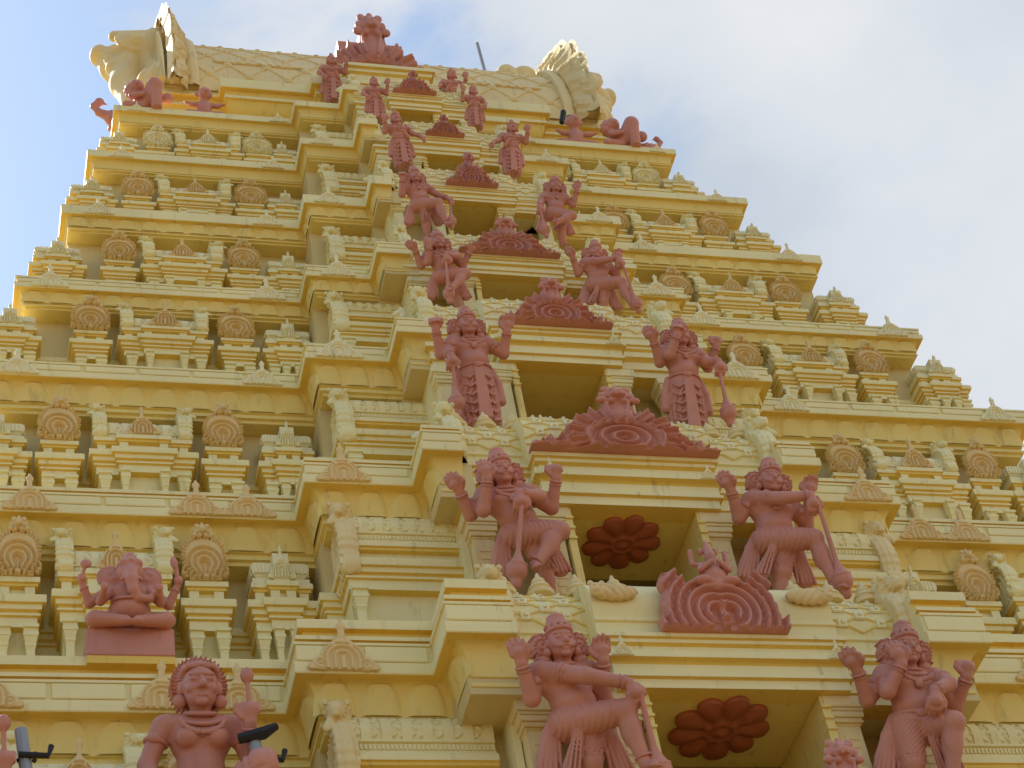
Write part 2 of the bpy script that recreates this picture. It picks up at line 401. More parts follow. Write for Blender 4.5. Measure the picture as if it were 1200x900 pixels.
        S.ell((0, -0.06, 0.44), (0.085, 0.06, 0.05), 0.02); S.ell((0, -0.07, 0.60), (0.042, 0.042, 0.05), 0.012)
        S.cap((0, -0.06, 0.64), (0, -0.05, 0.74), 0.036, 0.014, 0.008)
        for sx in (-1, 1):
            S.curve([(sx*0.07, -0.05, 0.54), (sx*0.11, -0.09, 0.47), (sx*0.02, -0.14, 0.51)], [0.024, 0.022, 0.016])
            S.curve([(sx*0.07, -0.04, 0.54), (sx*0.13, -0.03, 0.56), (sx*0.13, -0.04, 0.66)], [0.020, 0.018, 0.02])
            S.ell((sx*0.10, -0.08, 0.38), (0.07, 0.05, 0.035), 0.015)
            S.ell((sx*0.055, -0.04, 0.66), (0.02, 0.03, 0.03), 0.004)
    return S.mesh(name, mat)
ME = {}
ME['niche'] = carve('niche_crest', 'niche', 'tan')
ME['cornice_crest'] = carve('cornice_crest', 'cornice', 'tan', 0.012)
ME['crest'] = carve('flame_crest', 'crest', 'terracotta', 0.0075)
ME['throne'] = carve('throne_crest', 'throne', 'terracotta', 0.0085)

def make_gable():
    # horseshoe end of a barrel roof, plate faces -x, front edge at y=0, base z=0; lion head leaning out at the top
    S = SDF((-0.34, -0.22, -0.04), (0.16, 0.98, 1.12), 0.0135)
    def f(x, y, z):
        yy = y-0.36; zz = z-0.36; r = np.sqrt(yy*yy+zz*zz); th = np.arctan2(zz, yy)
        o = r-(0.40+0.028*np.abs(np.sin(10*th)))
        o = np.minimum(o, np.maximum(np.abs(yy)-0.36, np.maximum(z-0.36, -z)))
        o = np.minimum(o, np.sqrt((np.abs(yy)-0.37)**2+(z-0.10)**2)-0.10)
        t = 0.07+0.028*np.cos(np.sqrt(yy*yy+np.maximum(zz, 0)**2)*2*math.pi/0.11)+0.03*np.cos(th*26)*np.exp(-((r-0.37)/0.03)**2)
        return np.maximum(o*0.8, np.maximum(-x-t, x-0.09)*0.75)
    S.fn((-0.34, -0.22, -0.04), (0.16, 0.98, 1.12), f)
    # maned lion face at the crown of the arch, a small rider figure behind it
    S.ell((0.0, 0.24, 0.78), (0.11, 0.13, 0.10), 0.03)
    S.ell((-0.03, 0.17, 0.83), (0.12, 0.11, 0.115), 0.02, bumpf=lambda x, y, z: 0.014*np.cos(np.arctan2(z, x)*11)+0.008*np.sin(70*y))
    S.ell((-0.06, 0.08, 0.83), (0.085, 0.075, 0.075), 0.01); S.ell((-0.07, 0.02, 0.805), (0.052, 0.045, 0.036), 0.01); S.ell((-0.07, 0.025, 0.765), (0.045, 0.04, 0.02), 0.006)
    for sx in (-1, 1):
        S.ell((-0.065+sx*0.045, 0.025, 0.855), (0.022,)*3, 0.003); S.ell((-0.04+sx*0.105, 0.11, 0.91), (0.03, 0.03, 0.03), 0.006)
    S.ell((0.03, 0.30, 0.90), (0.06, 0.06, 0.08), 0.02); S.ell((0.03, 0.27, 0.99), (0.042, 0.042, 0.045), 0.01)
    S.cap((-0.10, 0.10, 0.75), (-0.17, 0.04, 0.64), 0.04, 0.035, 0.01)
    for i in range(9):      # overlapping leaves along the curved front edge
        a = R(-32+13*i); yy = 0.36-0.405*math.cos(a); zz = 0.36+0.405*math.sin(a)
        S.ell((-0.02, yy, zz), (0.115, 0.052, 0.060), 0.022, bumpf=lambda x, y, z: 0.006*np.sin(90*x)+0.004*np.sin(70*z))
    S.ell((-0.03, 0.0, 0.07), (0.11, 0.085, 0.08), 0.015, bumpf=lambda x, y, z: 0.010*np.cos(np.sqrt(x*x+z*z)*120))
    return S.mesh('roof_gable', 'pale')
ME['gable'] = make_gable()

def make_lion():
    # crouching lion figure, looks to -x, stands on z=0
    S = SDF((-0.42, -0.2, -0.02), (0.36, 0.2, 0.56), 0.0125)
    S.ell((0.04, 0, 0.20), (0.21, 0.11, 0.115), 0.02); S.ell((-0.12, 0, 0.27), (0.12, 0.115, 0.14), 0.03)
    S.ell((-0.24, 0, 0.37), (0.095, 0.085, 0.09), 0.02); S.ell((-0.325, 0, 0.345), (0.05, 0.045, 0.04), 0.015)
    S.ell((-0.16, 0, 0.38), (0.10, 0.125, 0.12), 0.02, bumpf=lambda x, y, z: 0.012*np.sin(60*z)*np.sin(60*y))
    for sy in (-1, 1):
        S.cap((-0.17, sy*0.08, 0.22), (-0.22, sy*0.08, 0.02), 0.045, 0.036, 0.015); S.ell((-0.25, sy*0.08, 0.02), (0.05, 0.035, 0.025), 0.01)
        S.ell((0.16, sy*0.09, 0.14), (0.10, 0.055, 0.11), 0.02); S.ell((0.06, sy*0.10, 0.025), (0.09, 0.035, 0.028), 0.01)
        S.ell((-0.19, sy*0.075, 0.46), (0.025, 0.022, 0.04), 0.006)
    S.curve([(0.22, 0, 0.18), (0.30, 0, 0.28), (0.26, 0, 0.40), (0.18, 0, 0.42)], [0.03, 0.026, 0.024, 0.035], 0.01)
    return S.mesh('lion', 'pale')
ME['lion'] = make_lion()

def make_leaf(co, hz, amp):
    # one arched leaf of the cornice frieze: a pillow that follows the hollow (unit width, depth co, height hz)
    b = MB(); nu, nq = 8, 7; v = []; f = []
    for j in range(nq+1):
        qq = j/nq; wd = 0.485*math.sqrt(max(0.0, 1-qq**2.2))
        for i in range(nu+1):
            u = 2*i/nu-1; t = 0.02+0.86*qq; ang = t*math.pi/2; bl = amp*math.sqrt(max(0, 1-u**4))*math.sqrt(max(0, 1-qq**5))*(0.55+0.45*qq)-0.012
            v.append((u*wd, -co*(1-math.cos(ang))-bl, hz*math.sin(ang)-0.3*bl*qq))
    for j in range(nq):
        for i in range(nu): k = j*(nu+1)+i; f.append((k, k+1, k+nu+2, k+nu+1))
    b.add(v, f); return b.mesh('cove_leaf', 'butter', 60)

def make_finial():
    b = MB(); b.lathe((0, 0, 0), [(0.10, 0), (0.17, 0.02), (0.18, 0.07), (0.13, 0.11), (0.15, 0.13), (0.13, 0.17), (0.07, 0.19), (0.09, 0.22), (0.085, 0.26), (0.04, 0.30), (0.02, 0.36), (0.005, 0.38)], 14)
    return b.mesh('roof_finial', 'gold', 50)
ME['finial'] = make_finial()

def make_lotus():
    S = SDF((-0.74, -0.74, -0.2), (0.74, 0.74, 0.05), 0.017)
    def f(x, y, z):
        r = np.sqrt(x*x+y*y); th = np.arctan2(y, x); lobe = np.abs(np.cos(4.5*th))
        o = r-(0.50+0.17*lobe**0.7)
        t = 0.05+0.07*lobe*np.clip(1-((r-0.42)/0.26)**2, 0, 1)+0.05*np.exp(-((r-0.18)/0.05)**2)+0.10*np.exp(-(r/0.13)**2)
        return np.maximum(o*0.7, np.maximum(-z-t, z-0.02)*0.6)
    S.fn((-0.74, -0.74, -0.2), (0.74, 0.74, 0.05), f)
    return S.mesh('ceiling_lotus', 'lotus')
ME['lotus'] = make_lotus()

def make_mask():
    # leaf-maned lion mask lying on a barrel roof
    S = SDF((-0.42, -0.22, -0.22), (0.42, 0.2, 0.26), 0.014)
    S.ell((0.0, 0, 0), (0.38, 0.10, 0.15), 0.02, bumpf=lambda x, y, z: 0.011*np.sin(46*x+40*z*np.sign(x+0.3)))
    S.ell((-0.27, -0.05, 0.0), (0.12, 0.07, 0.13), 0.03); S.ell((-0.30, -0.10, -0.03), (0.06, 0.04, 0.05), 0.01)
    for s in (-1, 1): S.ell((-0.27+s*0.05, -0.11, 0.05), (0.026,)*3, 0.004); S.ell((-0.27+s*0.09, -0.05, 0.12), (0.05, 0.04, 0.05), 0.01)
    return S.mesh('lion_mask', 'tan')
ME['mask'] = make_mask()

# ------------------------------------------------------------------ barrel roofs
def barrel_pt(x, t, D, H, zb):
    """t in 0..1 from the eave round to the ridge"""
    a = -0.35+t*(math.pi*0.5+0.45)
    r = 1.0
    return (x, D*(1-math.cos(a))*1.0-0.0, zb+(H-zb)*(0.30+0.70*math.sin(max(a, -0.35))) if True else 0)
def barrel_mesh(x0, x1, D, H, zb, rings=0, mat='cream', back=True):
    b = MB(); n = 14
    prof = [barrel_pt(0, i/n, D, H, zb)[1:] for i in range(n+1)]
    y0 = prof[0][0]
    base = [(y0+0.05, 0.0), (y0-0.03, 0.0), (y0-0.03, zb*0.30), (y0, zb*0.34), (y0, zb*0.82), (y0-0.04, zb*0.86), (y0-0.04, zb)]
    full = base+[(prof[0][0], zb+0.01)]+prof+[(prof[-1][0]+0.6*D, prof[-1][1]*0.98), (prof[-1][0]+0.6*D, 0.0)]
    if not rings: xs = [(x0, 0), (x1, 0)]
    else:
        xs = []; m = rings*2
        for i in range(m+1):
            x = x0+(x1-x0)*i/m
            o = 0.022 if i % 2 else 0.0
            if i > 0: xs.append((x, prev))
            xs.append((x, o)); prev = o
    k = len(full); v = []; f = []; nb = len(base)
    for (x, o) in xs:
        for j, (y, z) in enumerate(full):
            if nb <= j < nb+n+2:
                t = (j-nb)/(n+1); a = -0.35+t*(math.pi*0.5+0.45)
                v.append((x, y-o*math.cos(a), z+o*math.sin(a)))
            else: v.append((x, y, z))
    for i in range(len(xs)-1):
        for j in range(k-1): f.append((i*k+j, (i+1)*k+j, (i+1)*k+j+1, i*k+j+1))
    f.append(tuple(range(k))); f.append(tuple(range(len(xs)*k-1, (len(xs)-1)*k-1, -1)))
    b.add(v, f)
    return b.mesh('barrel_roof', mat, 40)
def lattice_mesh(x0, x1, D, H, zb, cell, rows, mat='cream', rad=0.022, boss=0.05):
    """crossing diagonal ribs and a flower boss in every diamond, following the barrel"""
    b = MB(); bo = MB(); t0, t1 = 0.03, 0.86; L = x1-x0; nc = max(1, round(L/cell)); cw = L/nc; steps = 4
    def P(x, t): return barrel_pt(x, t, D, H, zb)
    for s in (1, -1):
        for i in range(-rows, nc+rows+1):
            pts = []
            for j in range(rows*steps+1):
                x = x0+(i+s*j/steps*1.0)*cw; t = t0+(t1-t0)*j/(rows*steps)
                if x0-1e-6 <= x <= x1+1e-6: pts.append(P(x, t))
            if len(pts) > 1: b.tube(pts, rad, 5)
    for r in range(2*rows-1):
        for i in range(nc+1):
            x = x0+(i+(0.5 if r % 2 == 0 else 0.0))*cw; t = t0+(t1-t0)*(r+1)/(2*rows)
            if x < x0+0.2*cw or x > x1-0.2*cw: continue
            p = Vector(P(x, t)); q = Vector(P(x, t+0.02)); dn = (q-p).normalized(); nn = Vector((1, 0, 0)).cross(dn)
            if nn.y > 0 and nn.z < 0: nn = -nn
            vs = []; m = 8
            for (rr, hh) in ((1.0, 0.0), (0.85, 0.5), (0.35, 0.55), (0.25, 1.0)):
                for e in range(m):
                    an = 2*math.pi*e/m; k = rr*boss*(1.0 if rr < 0.9 or True else 1)*(1.12 if e % 2 else 0.8)
                    vs.append(p+Vector((1, 0, 0))*k*math.cos(an)+dn*k*math.sin(an)+nn*hh*boss*0.7)
            fs = [(l*m+e, l*m+(e+1) % m, (l+1)*m+(e+1) % m, (l+1)*m+e) for l in range(3) for e in range(m)]+[tuple(range(3*m, 4*m))]
            bo.add(vs, fs)
    return b.mesh('lattice_relief', mat, 40), bo.mesh('flower_relief', 'pale', 40)
def carved_band_mesh(x0, x1, D, H, zb, mat='cream'):
    """scrolling carved bands over a barrel: leaf bumps in rings"""
    b = MB(); L = x1-x0; nr = max(3, int(L/0.13))
    for i in range(nr):
        x = x0+(i+0.5)*L/nr
        for j in range(6):
            t = 0.08+0.80*j/5; p = Vector(barrel_pt(x+(0.018 if j % 2 else -0.018), t, D, H, zb)); q = Vector(barrel_pt(x, t+0.03, D, H, zb)); dn = (q-p).normalized(); nn = Vector((1, 0, 0)).cross(dn)
            vs = []; m = 6
            for (rr, hh) in ((1, 0), (0.7, 0.7), (0.2, 1.0)):
                for e in range(m):
                    an = 2*math.pi*e/m; vs.append(p+Vector((1, 0, 0))*rr*0.045*math.cos(an)+dn*rr*0.06*math.sin(an)+nn*hh*0.032*(-1 if nn.y > 0.3 else 1))
            b.add(vs, [(l*m+e, l*m+(e+1) % m, (l+1)*m+(e+1) % m, (l+1)*m+e) for l in range(2) for e in range(m)]+[tuple(range(2*m, 3*m))])
    for i in range(int(L/0.06)):
        x = x0+(i+0.5)*L/int(L/0.06); y = barrel_pt(0, 0, D, H, zb)[1]
        b.box(x-0.018, x+0.018, y-0.022, y+0.01, zb*0.42, zb*0.74)
    return b.mesh('carved_bands', mat, 40)

# ------------------------------------------------------------------ setting
b = MB(); b.box(-600, 600, -600, 900, -2.6, -1.6)
g = obj('ground', b.mesh('ground', 'ground')); tag(g, kind='structure')

# ------------------------------------------------------------------ the tower
tower = empty('temple_tower', loc=(0, 30, -1.6))
tag(tower, 'tall cream and yellow stepped temple gateway tower with carved tiers and barrel roof', 'temple')
TP = Vector((0, 30, -1.6))
def tp(name, me, parent=None, loc=(0, 0, 0), **kw):
    """a part of the tower given in world coordinates"""
    o = obj(name, me, tower if parent is None else parent, Vector(loc)-TP if parent is None else loc, **kw); return o

# cornice k: lip height, wing plane, first bay half width / plane, second bay half width / plane, half width of the tier
ZC = [12.7, 18.40, 23.70, 28.44, 32.24, 35.91, 39.31, 42.73]
YW = [23.1, 25.03, 26.95, 28.65, 30.03, 31.25, 32.45, 33.79]
XW = [6.95, 6.07, 5.24, 4.56, 4.03, 3.59, 3.22, 2.87]
Y1 = [22.05, 24.08, 26.00, 27.84, 29.27, 30.50, 31.63, 33.20]
X2 = [4.80, 4.12, 3.45, 3.00, 2.72, 2.24, 2.00, 1.77]
Y2 = [21.0, 23.11, 25.11, 27.05, 28.53, 29.83, 30.91, 32.58]
WW = [13.9, 12.6, 11.45, 10.45, 9.67, 8.67, 7.99, 7.21]
ST = [1.2, 1.118, 1.0, 0.86, 0.82, 0.76, 0.74, 0.7]      # vertical scale of tier k
# porch of tier k
PXO = [3.22, 2.87, 2.45, 2.15, 1.88, 1.66, 1.50]
PXC = [1.84, 1.61, 1.28, 1.14, 1.00, 0.84, 0.70]
PXD = [1.27, 1.07, 0.84, 0.67, 0.54, 0.48, 0.43]
PZL = [17.60, 22.74, 27.74, 31.74, 35.54, 38.45, 42.08]
PZS = [18.50, 23.76, 28.58, 32.25, 35.96, 39.02, 42.62]
PY = [23.20, 25.15, 26.88, 28.45, 29.80, 30.90, 32.50]
PZF = [15.55, 20.42, 25.48, 30.30, 33.66, 37.28, 40.70]
BACK = 44.0

COVE = [(0.40, 0.80), (0.38, 0.80), (0.34, 0.74), (0.30, 0.68), (0.20, 0.42), (0.18, 0.40), (0.17, 0.38), (0.17, 0.38)]
def mirror_path(p): return [(-x, y) for x, y in reversed(p)]
def cornice(k):
    z, s = ZC[k], (ST[k-1] if k else 1.2)
    c = tp('cornice', None, loc=(0, YW[k], z)); O = Vector((0, YW[k], z))
    xo = (PXO[k-1] if k >= 1 else 3.6)-0.12
    path = [(-WW[k], BACK-WW[k]*0.0), (-WW[k], YW[k]), (-XW[k], YW[k]), (-XW[k], Y1[k]), (-X2[k], Y1[k]), (-X2[k], Y2[k]), (-xo, Y2[k])]
    path = [(x, y-O.y) for x, y in path]
    # shallow concave frieze under the lip: overhang OV, height DV
    OV, DV = COVE[k]; so, co = 0.46*OV, 0.44*OV
    cz0, cz1 = -0.03*s, -0.68*DV
    cove = [(-so-co+co*(1-math.cos(a)), cz1+(cz0-cz1)*math.sin(a)) for a in [i*math.pi/2/7 for i in range(8)]]
    low = [(-1.6*s, -DV), (-OV-0.03, -DV), (-OV-0.03, -0.90*DV), (-OV+0.03, -0.88*DV), (-OV+0.03, -0.80*DV), (-OV-0.01, -0.78*DV), (-OV-0.01, -0.70*DV)]+cove+[(-so+0.01, cz0), (-so+0.01, 0.015), (-1.6*s, 0.015)]
    FH = {0: 1.0, 1: 1.0, 2: 0.62, 3: 0.36, 4: 0.30, 5: 0.25, 6: 0.20, 7: 0.18}[k]      # height of the whole eaves face
    pan = {0: (0.16, 0.46), 1: (0.16, 0.46), 2: (0.15, 0.36), 3: (0.12, 0.30), 4: (0.11, 0.25)}.get(k)
    lip = [(-1.5*s, 0.0), (-so, 0.0), (-so, -0.035*s), (-0.012*s, -0.035*s), (0.0, -0.022*s)]
    if pan is None: lip += [(0.0, FH-0.012), (-0.012, FH), (-1.5*s, FH+0.02)]
    else:
        p0, p1 = pan; lip += [(0.0, p0-0.012), (-0.012, p0), (-0.05, p0+0.005), (-0.05, p1), (-0.015, p1+0.006), (-0.015, p1+0.05)]
        if k <= 2:
            lip += [(-0.14, p1+0.06), (-0.14, p1+0.12), (-0.06, p1+0.13), (-0.06, p1+0.20)]
        if k <= 1: lip += [(-0.20, p1+0.22), (-0.20, p1+0.36), (-0.12, p1+0.38), (-0.12, FH)]
        lip += [(-0.25, FH), (-1.5*s, FH+0.02)]
    leaf = make_leaf(co, cz0-cz1, 0.078*s)
    for side in (0, 1):
        p = path if side == 0 else mirror_path(path)
        b = MB(); b.sweep(p, low); o = tp('cove', b.mesh('cove', 'butter'), c)
        b = MB(); b.sweep(p, lip, gold={1, 2} | ({10, 11, 12} if k <= 2 else set()) | ({14, 15, 16} if k <= 1 else set())); o = tp('eaves', b.mesh('eaves', 'cream'), c)
        # fascia panels and cove leaves on every front-facing and left/right return run
        nn = [Vector(((Vector(p[i+1])-Vector(p[i])).normalized().y, -(Vector(p[i+1])-Vector(p[i])).normalized().x)) for i in range(len(p)-1)]
        off = [Vector(p[i])-(nn[0] if i == 0 else nn[-1] if i == len(p)-1 else (nn[i-1]+nn[i])/(1+nn[i-1].dot(nn[i])))*(so+0.5*co) for i in range(len(p))]
        for i in range(len(p)-1):
            a, e = Vector(p[i]), Vector(p[i+1]); d = e-a; L = d.length; d.normalize(); nrm = Vector((d.y, -d.x)); ang = math.atan2(d.y, d.x)
            if L < 0.5 or (a.x < -WW[k]+.01 and e.x < -WW[k]+.01) or (a.x > WW[k]-.01 and e.x > WW[k]-.01): continue
            front = abs(d.x) > 0.5
            if front and k <= 4:
                n = max(1, round(L/(0.95*max(s, .8)))); w = L/n
                for j in range(n):
                    m = a+d*(w*(j+0.5)); key = ('panel', round(w, 3), k)
                    if key not in ME:
                        bb = MB(); bb.box(-w/2+0.045, w/2-0.045, -0.044, 0.03, pan[0]+0.02, pan[1]-0.015, 0.014); ME[key] = bb.mesh('fascia_panel', 'cream')
                    q = m-nrm*0.05
                    tp('fascia_panel', ME[key], c, (q.x, q.y, 0), rot=(0, 0, ang))
            if 1 <= k <= 5:
                a2, e2 = off[i], off[i+1]; L2 = (e2-a2).dot(d)
                if L2 < 0.45 or (i == len(p)-2 and side == 0) or (i == 0 and side == 1): continue
                n = max(1, round(L2/(0.60*s))); w = L2/n
                for j in range(n):
                    m = a2+d*(w*(j+0.5))-nrm*0.5*co
                    tp('cove_leaf', leaf, c, (m.x, m.y, cz1), rot=(0, 0, ang), scale=(w, 1, 1))
    return c
CORN = [cornice(k) for k in range(8)]
def crest_on(k, x, plane, size, mat, name='cornice_crest'):
    y = {'w': YW, '1': Y1, '2': Y2}[plane][k]; s = ST[k-1] if k else 1.2
    me = ME['cornice_crest'] if mat == 'tan' else recolor(ME['cornice_crest'], mat)
    j = random.Random(int(x*97)+k*13).uniform; tp('crest', me, CORN[k], (x+j(-0.04, 0.04), y-YW[k]-0.02, -0.01), rot=(j(-0.04, 0.04), j(-0.025, 0.025), 0), scale=(size*j(0.95, 1.05), 0.55*size, size*0.92*j(0.94, 1.05)))
for sgn in (-1, 1):
    for x in (7.79, 6.73, 10.2): crest_on(1, sgn*x, 'w', 0.95, 'tan')
    crest_on(1, sgn*5.40, '1', 0.98, 'tan')
    for x in (9.54, 6.86, 5.99): crest_on(2, sgn*x, 'w', 0.86, 'tan')
    crest_on(2, sgn*4.59, '1', 0.88, 'tan')
    for x in (9.66, 5.20): crest_on(3, sgn*x, 'w', 0.74, 'pale')
    crest_on(3, sgn*3.89, '1', 0.82, 'pale')
    for x in (8.95, 4.65): crest_on(4, sgn*x, 'w', 0.72, 'pale')
    crest_on(4, sgn*3.40, '1', 0.7, 'pale')
    for x in (7.90, 4.30): crest_on(5, sgn*x, 'w', 0.62, 'pale')
    crest_on(5, sgn*3.05, '1', 0.62, 'pale')
    for x in (7.2, 3.75): crest_on(6, sgn*x, 'w', 0.5, 'pale')
    crest_on(6, sgn*2.7, '1', 0.5, 'pale')
    for x in (6.7, 3.2): crest_on(7, sgn*x, 'w', 0.42, 'pale')

# walls behind the shrines, one body per tier
def wallbody(k):
    z0, z1, s = ZC[k]+0.3, ZC[k+1]-0.05, ST[k]; n = k+1; ov = 0.68*s; oc = COVE[n][0]
    bm = MB()
    xw, x2, xs = XW[n]-oc, X2[n]-oc*0.8, WW[n]-oc
    yw, y1, y2 = YW[n]+ov, Y1[n]+ov, Y2[n]+1.10*s
    xi, xp = PXD[k]+0.30, PXO[k]-0.2
    for sg in (-1, 1):
        X = lambda a, c: (a, c) if sg > 0 else (-c, -a)
        bm.box(*X(xw-0.01, xs), yw, BACK-ov, z0, z1)
        bm.box(*X(x2-0.01, xw), y1, BACK-ov, z0, z1)
        bm.box(*X(xp, x2), y2, BACK-ov, z0, z1)
        bm.box(*X(xi, xp), PY[k]+1.2*s, BACK-ov, z0, z1)
        bm.box(*X(xp-0.1, x2-0.01), Y2[n]+oc-0.01, Y2[n]+1.3*s, ZC[n]-COVE[n][1]-0.02, z1)
    bm.box(-xi-.01, xi+.01, PY[k]+6.5, BACK-ov, z0, z1)
    bm.box(-xi-.01, xi+.01, PY[k]+0.55, PY[k]+2.0, PZL[k]+0.06, z1); bm.box(-xi-.01, xi+.01, PY[k]+2.0, PY[k]+6.5, z1-0.3, z1)
    tp('wall', bm.mesh('wall', 'wall'))
for k in range(7): wallbody(k)

# ------------------------------------------------------------------ miniature shrines
def pilaster_mesh(name, w, z0=-2.3, mat='cream'):
    b = MB(); h = w/2
    b.box(-h*1.15, h*1.15, -0.16, 0.02, -0.95, -0.90); b.box(-h*1.02, h*1.02, -0.12, 0.02, -1.03, -0.95)
    b.box(-h*1.12, h*1.12, -0.15, 0.02, -1.09, -1.03); b.frustum((0, -0.04, -1.20), (h*0.72, 0.06), (0, -0.04, -1.09), (h*1.0, 0.10))
    b.box(-h*0.80, h*0.80, -0.105, 0.02, -1.24, -1.20); b.frustum((0, -0.03, -1.30), (h*0.6, 0.045), (0, -0.03, -1.24), (h*0.74, 0.065))
    b.box(-h*0.62, h*0.62, -0.075, 0.02, z0+0.22, -1.30); b.box(-h*0.95, h*0.95, -0.11, 0.02, z0+0.10, z0+0.22); b.box(-h*1.1, h*1.1, -0.14, 0.02, z0, z0+0.10)
    return b.mesh(name, mat)
ENT = [(o*0.64 if o > -0.3 else o, z) for o, z in [(-0.40, 0.0), (0.085, 0.0), (0.10, -0.012), (0.10, -0.10), (0.05, -0.11), (0.05, -0.155), (-0.09, -0.16), (-0.09, -0.375), (0.225, -0.38), (0.24, -0.392), (0.24, -0.505), (0.23, -0.515), (0.15, -0.52), (0.135, -0.60), (0.07, -0.62), (0.07, -0.66), (0.115, -0.665), (0.115, -0.70), (0.04, -0.71), (0.04, -0.875), (-0.40, -0.875)]]
ENT_GOLD = {3, 4, 5, 11, 13, 14, 15, 17, 19}      # fillets painted golden yellow
def shrine_meshes(key, w, steps, depth):
    """steps: inner half widths with their projection; w: wall-face width"""
    hw = w/2; fr = [(-hw, depth), (-hw, 0.0)]
    if steps:
        sx, sp = steps
        fr += [(-sx, 0.0), (-sx, -sp), (sx, -sp), (sx, 0.0)]
    fr += [(hw, 0.0), (hw, depth)]
    b = MB(); b.sweep(fr, ENT, gold=ENT_GOLD); ME[key+'_ent'] = b.mesh('entablature', 'cream')
    b = MB(); b.box(-hw+0.02, hw-0.02, 0.11, depth, -2.9, -0.02)
    for x0 in (-hw, hw-0.16) if not steps else (-hw, hw-0.16, -sx, sx-0.14):
        yy = -0.012 if not steps or abs(x0+0.07) > sx else -sp-0.012
        b.box(x0, x0+0.15, yy, 0.12, -0.38, -0.155)
    if steps: b.box(-sx+0.03, sx-0.03, -sp+0.11, 0.12, -2.9, -0.87)
    ME[key+'_body'] = b.mesh('wall_face', 'cream')
    b = MB(); b.sweep(fr, [(-0.3, -1.95), (0.05, -1.95), (0.07, -1.99), (0.07, -2.10), (0.15, -2.16), (0.15, -2.34), (0.10, -2.36), (0.10, -2.46), (0.22, -2.5), (0.22, -2.9), (-0.3, -2.9)], gold={5, 6}); ME[key+'_plinth'] = b.mesh('plinth', 'cream')
for key, w, st, dp in (('panjara', 0.54, None, 1.0), ('shala', 1.60, (0.42, 0.09), 1.05), ('kuta', 0.88, (0.20, 0.07), 1.0)):
    shrine_meshes(key, w, st, dp)
ME['pil'] = pilaster_mesh('pilaster', 0.20); ME['pil_small'] = pilaster_mesh('pilaster', 0.15)
ME['shala_roof'] = barrel_mesh(-0.70, 0.70, 0.36, 0.56, 0.17, rings=6, mat='pale')
ME['shala_carv'] = carved_band_mesh(-0.66, 0.66, 0.36, 0.56, 0.17, mat='pale')
def kuta_roof():
    b = MB()
    prof = [(0.02, 0.0), (0.05, 0.01), (0.05, 0.10), (0.0, 0.12), (-0.02, 0.15), (0.03, 0.20), (0.055, 0.28), (0.045, 0.36), (0.0, 0.43), (-0.10, 0.47), (-0.3, 0.48)]
    b.sweep([(-0.42, 0.7), (-0.42, 0.03), (0.42, 0.03), (0.42, 0.7)], prof)
    b.box(-0.13, 0.13, -0.12, 0.1, 0.0, 0.5)
    for i in range(14):
        x = -0.40+0.8*i/13
        if abs(x) > 0.15: b.box(x-0.018, x+0.018, -0.035, 0.05, 0.20, 0.37)
    for i in range(9): y = 0.06+0.07*i; b.box(-0.485, -0.42, y, y+0.035, 0.20, 0.37); b.box(0.42, 0.485, y, y+0.035, 0.20, 0.37)
    return b.mesh('shrine_roof', 'pale')
ME['kuta_roof'] = kuta_roof()

_rnd = random.Random(7)
def jit(a): return _rnd.uniform(-a, a)
def shrine(kind, x, y, zr, s, wx, small=None, nasi='tan', detail=True):
    dpt = 1.0
    r = tp({'panjara': 'niche_shrine', 'shala': 'barrel_roof_shrine', 'kuta': 'square_shrine'}[kind], None, loc=(x, y+0.10, zr), scale=(wx, 1.0, s))
    tp('entablature', ME[kind+'_ent'], r); tp('wall_face', ME[kind+'_body'], r); tp('plinth', ME[kind+'_plinth'], r)
    if kind == 'panjara':
        for xx in (-0.20, 0.20): tp('pilaster', ME['pil'], r, (xx, 0, 0))
        me = ME['niche'] if nasi == 'tan' else recolor(ME['niche'], nasi)
        tp('crest', me, r, (jit(0.015), -0.03, 0.005), rot=(jit(0.05), jit(0.03), jit(0.05)), scale=((0.80+jit(0.03))/wx, 0.85+jit(0.08), (0.86+jit(0.04))/s*max(s, 0.72)))
    elif kind == 'shala':
        for xx in (-0.68, 0.68): tp('pilaster', ME['pil'], r, (xx, 0, 0))
        for xx in (-0.34, 0.34): tp('pilaster', ME['pil_small'], r, (xx, -0.09, 0))
        tp('barrel_roof', ME['shala_roof'], r, (0, 0.02, 0)); tag(tp('carved_bands', ME['shala_carv'], r, (0, 0.02, 0)), kind='stuff')
        for sg in (-1, 1): tp('roof_gable', recolor(ME['gable'], 'cream'), r, (sg*0.74, -0.04, 0.0), scale=(-sg*-1*1.0 if sg < 0 else -1.0, 0.95, 0.86)).scale = ((1.25+jit(0.1))*(1 if sg < 0 else -1), 0.95+jit(0.05), 0.98+jit(0.05))
        for xx in (-0.52, -0.36, 0.36, 0.52): tp('roof_finial', recolor(ME['finial'], 'pale'), r, (xx, 0.30, 0.50), scale=(0.36/wx, 0.36, 0.42/s*0.9))
        me = recolor(ME['cornice_crest'], nasi)
        tp('crest', me, r, (jit(0.02), -0.10, 0.01), rot=(jit(0.05), jit(0.03), jit(0.04)), scale=(0.62+jit(0.03), 0.75+jit(0.08), 0.80+jit(0.05)))
    else:
        for xx in (-0.37, 0.37): tp('pilaster', ME['pil'], r, (xx, 0, 0))
        for xx in (-0.13, 0.13): tp('pilaster', ME['pil_small'], r, (xx, -0.07, 0))
        tp('shrine_roof', ME['kuta_roof'], r)
        tp('crest', recolor(ME['cornice_crest'], 'pale'), r, (0, -0.10, 0.03), scale=(0.44, 0.6, 0.66))
    return r
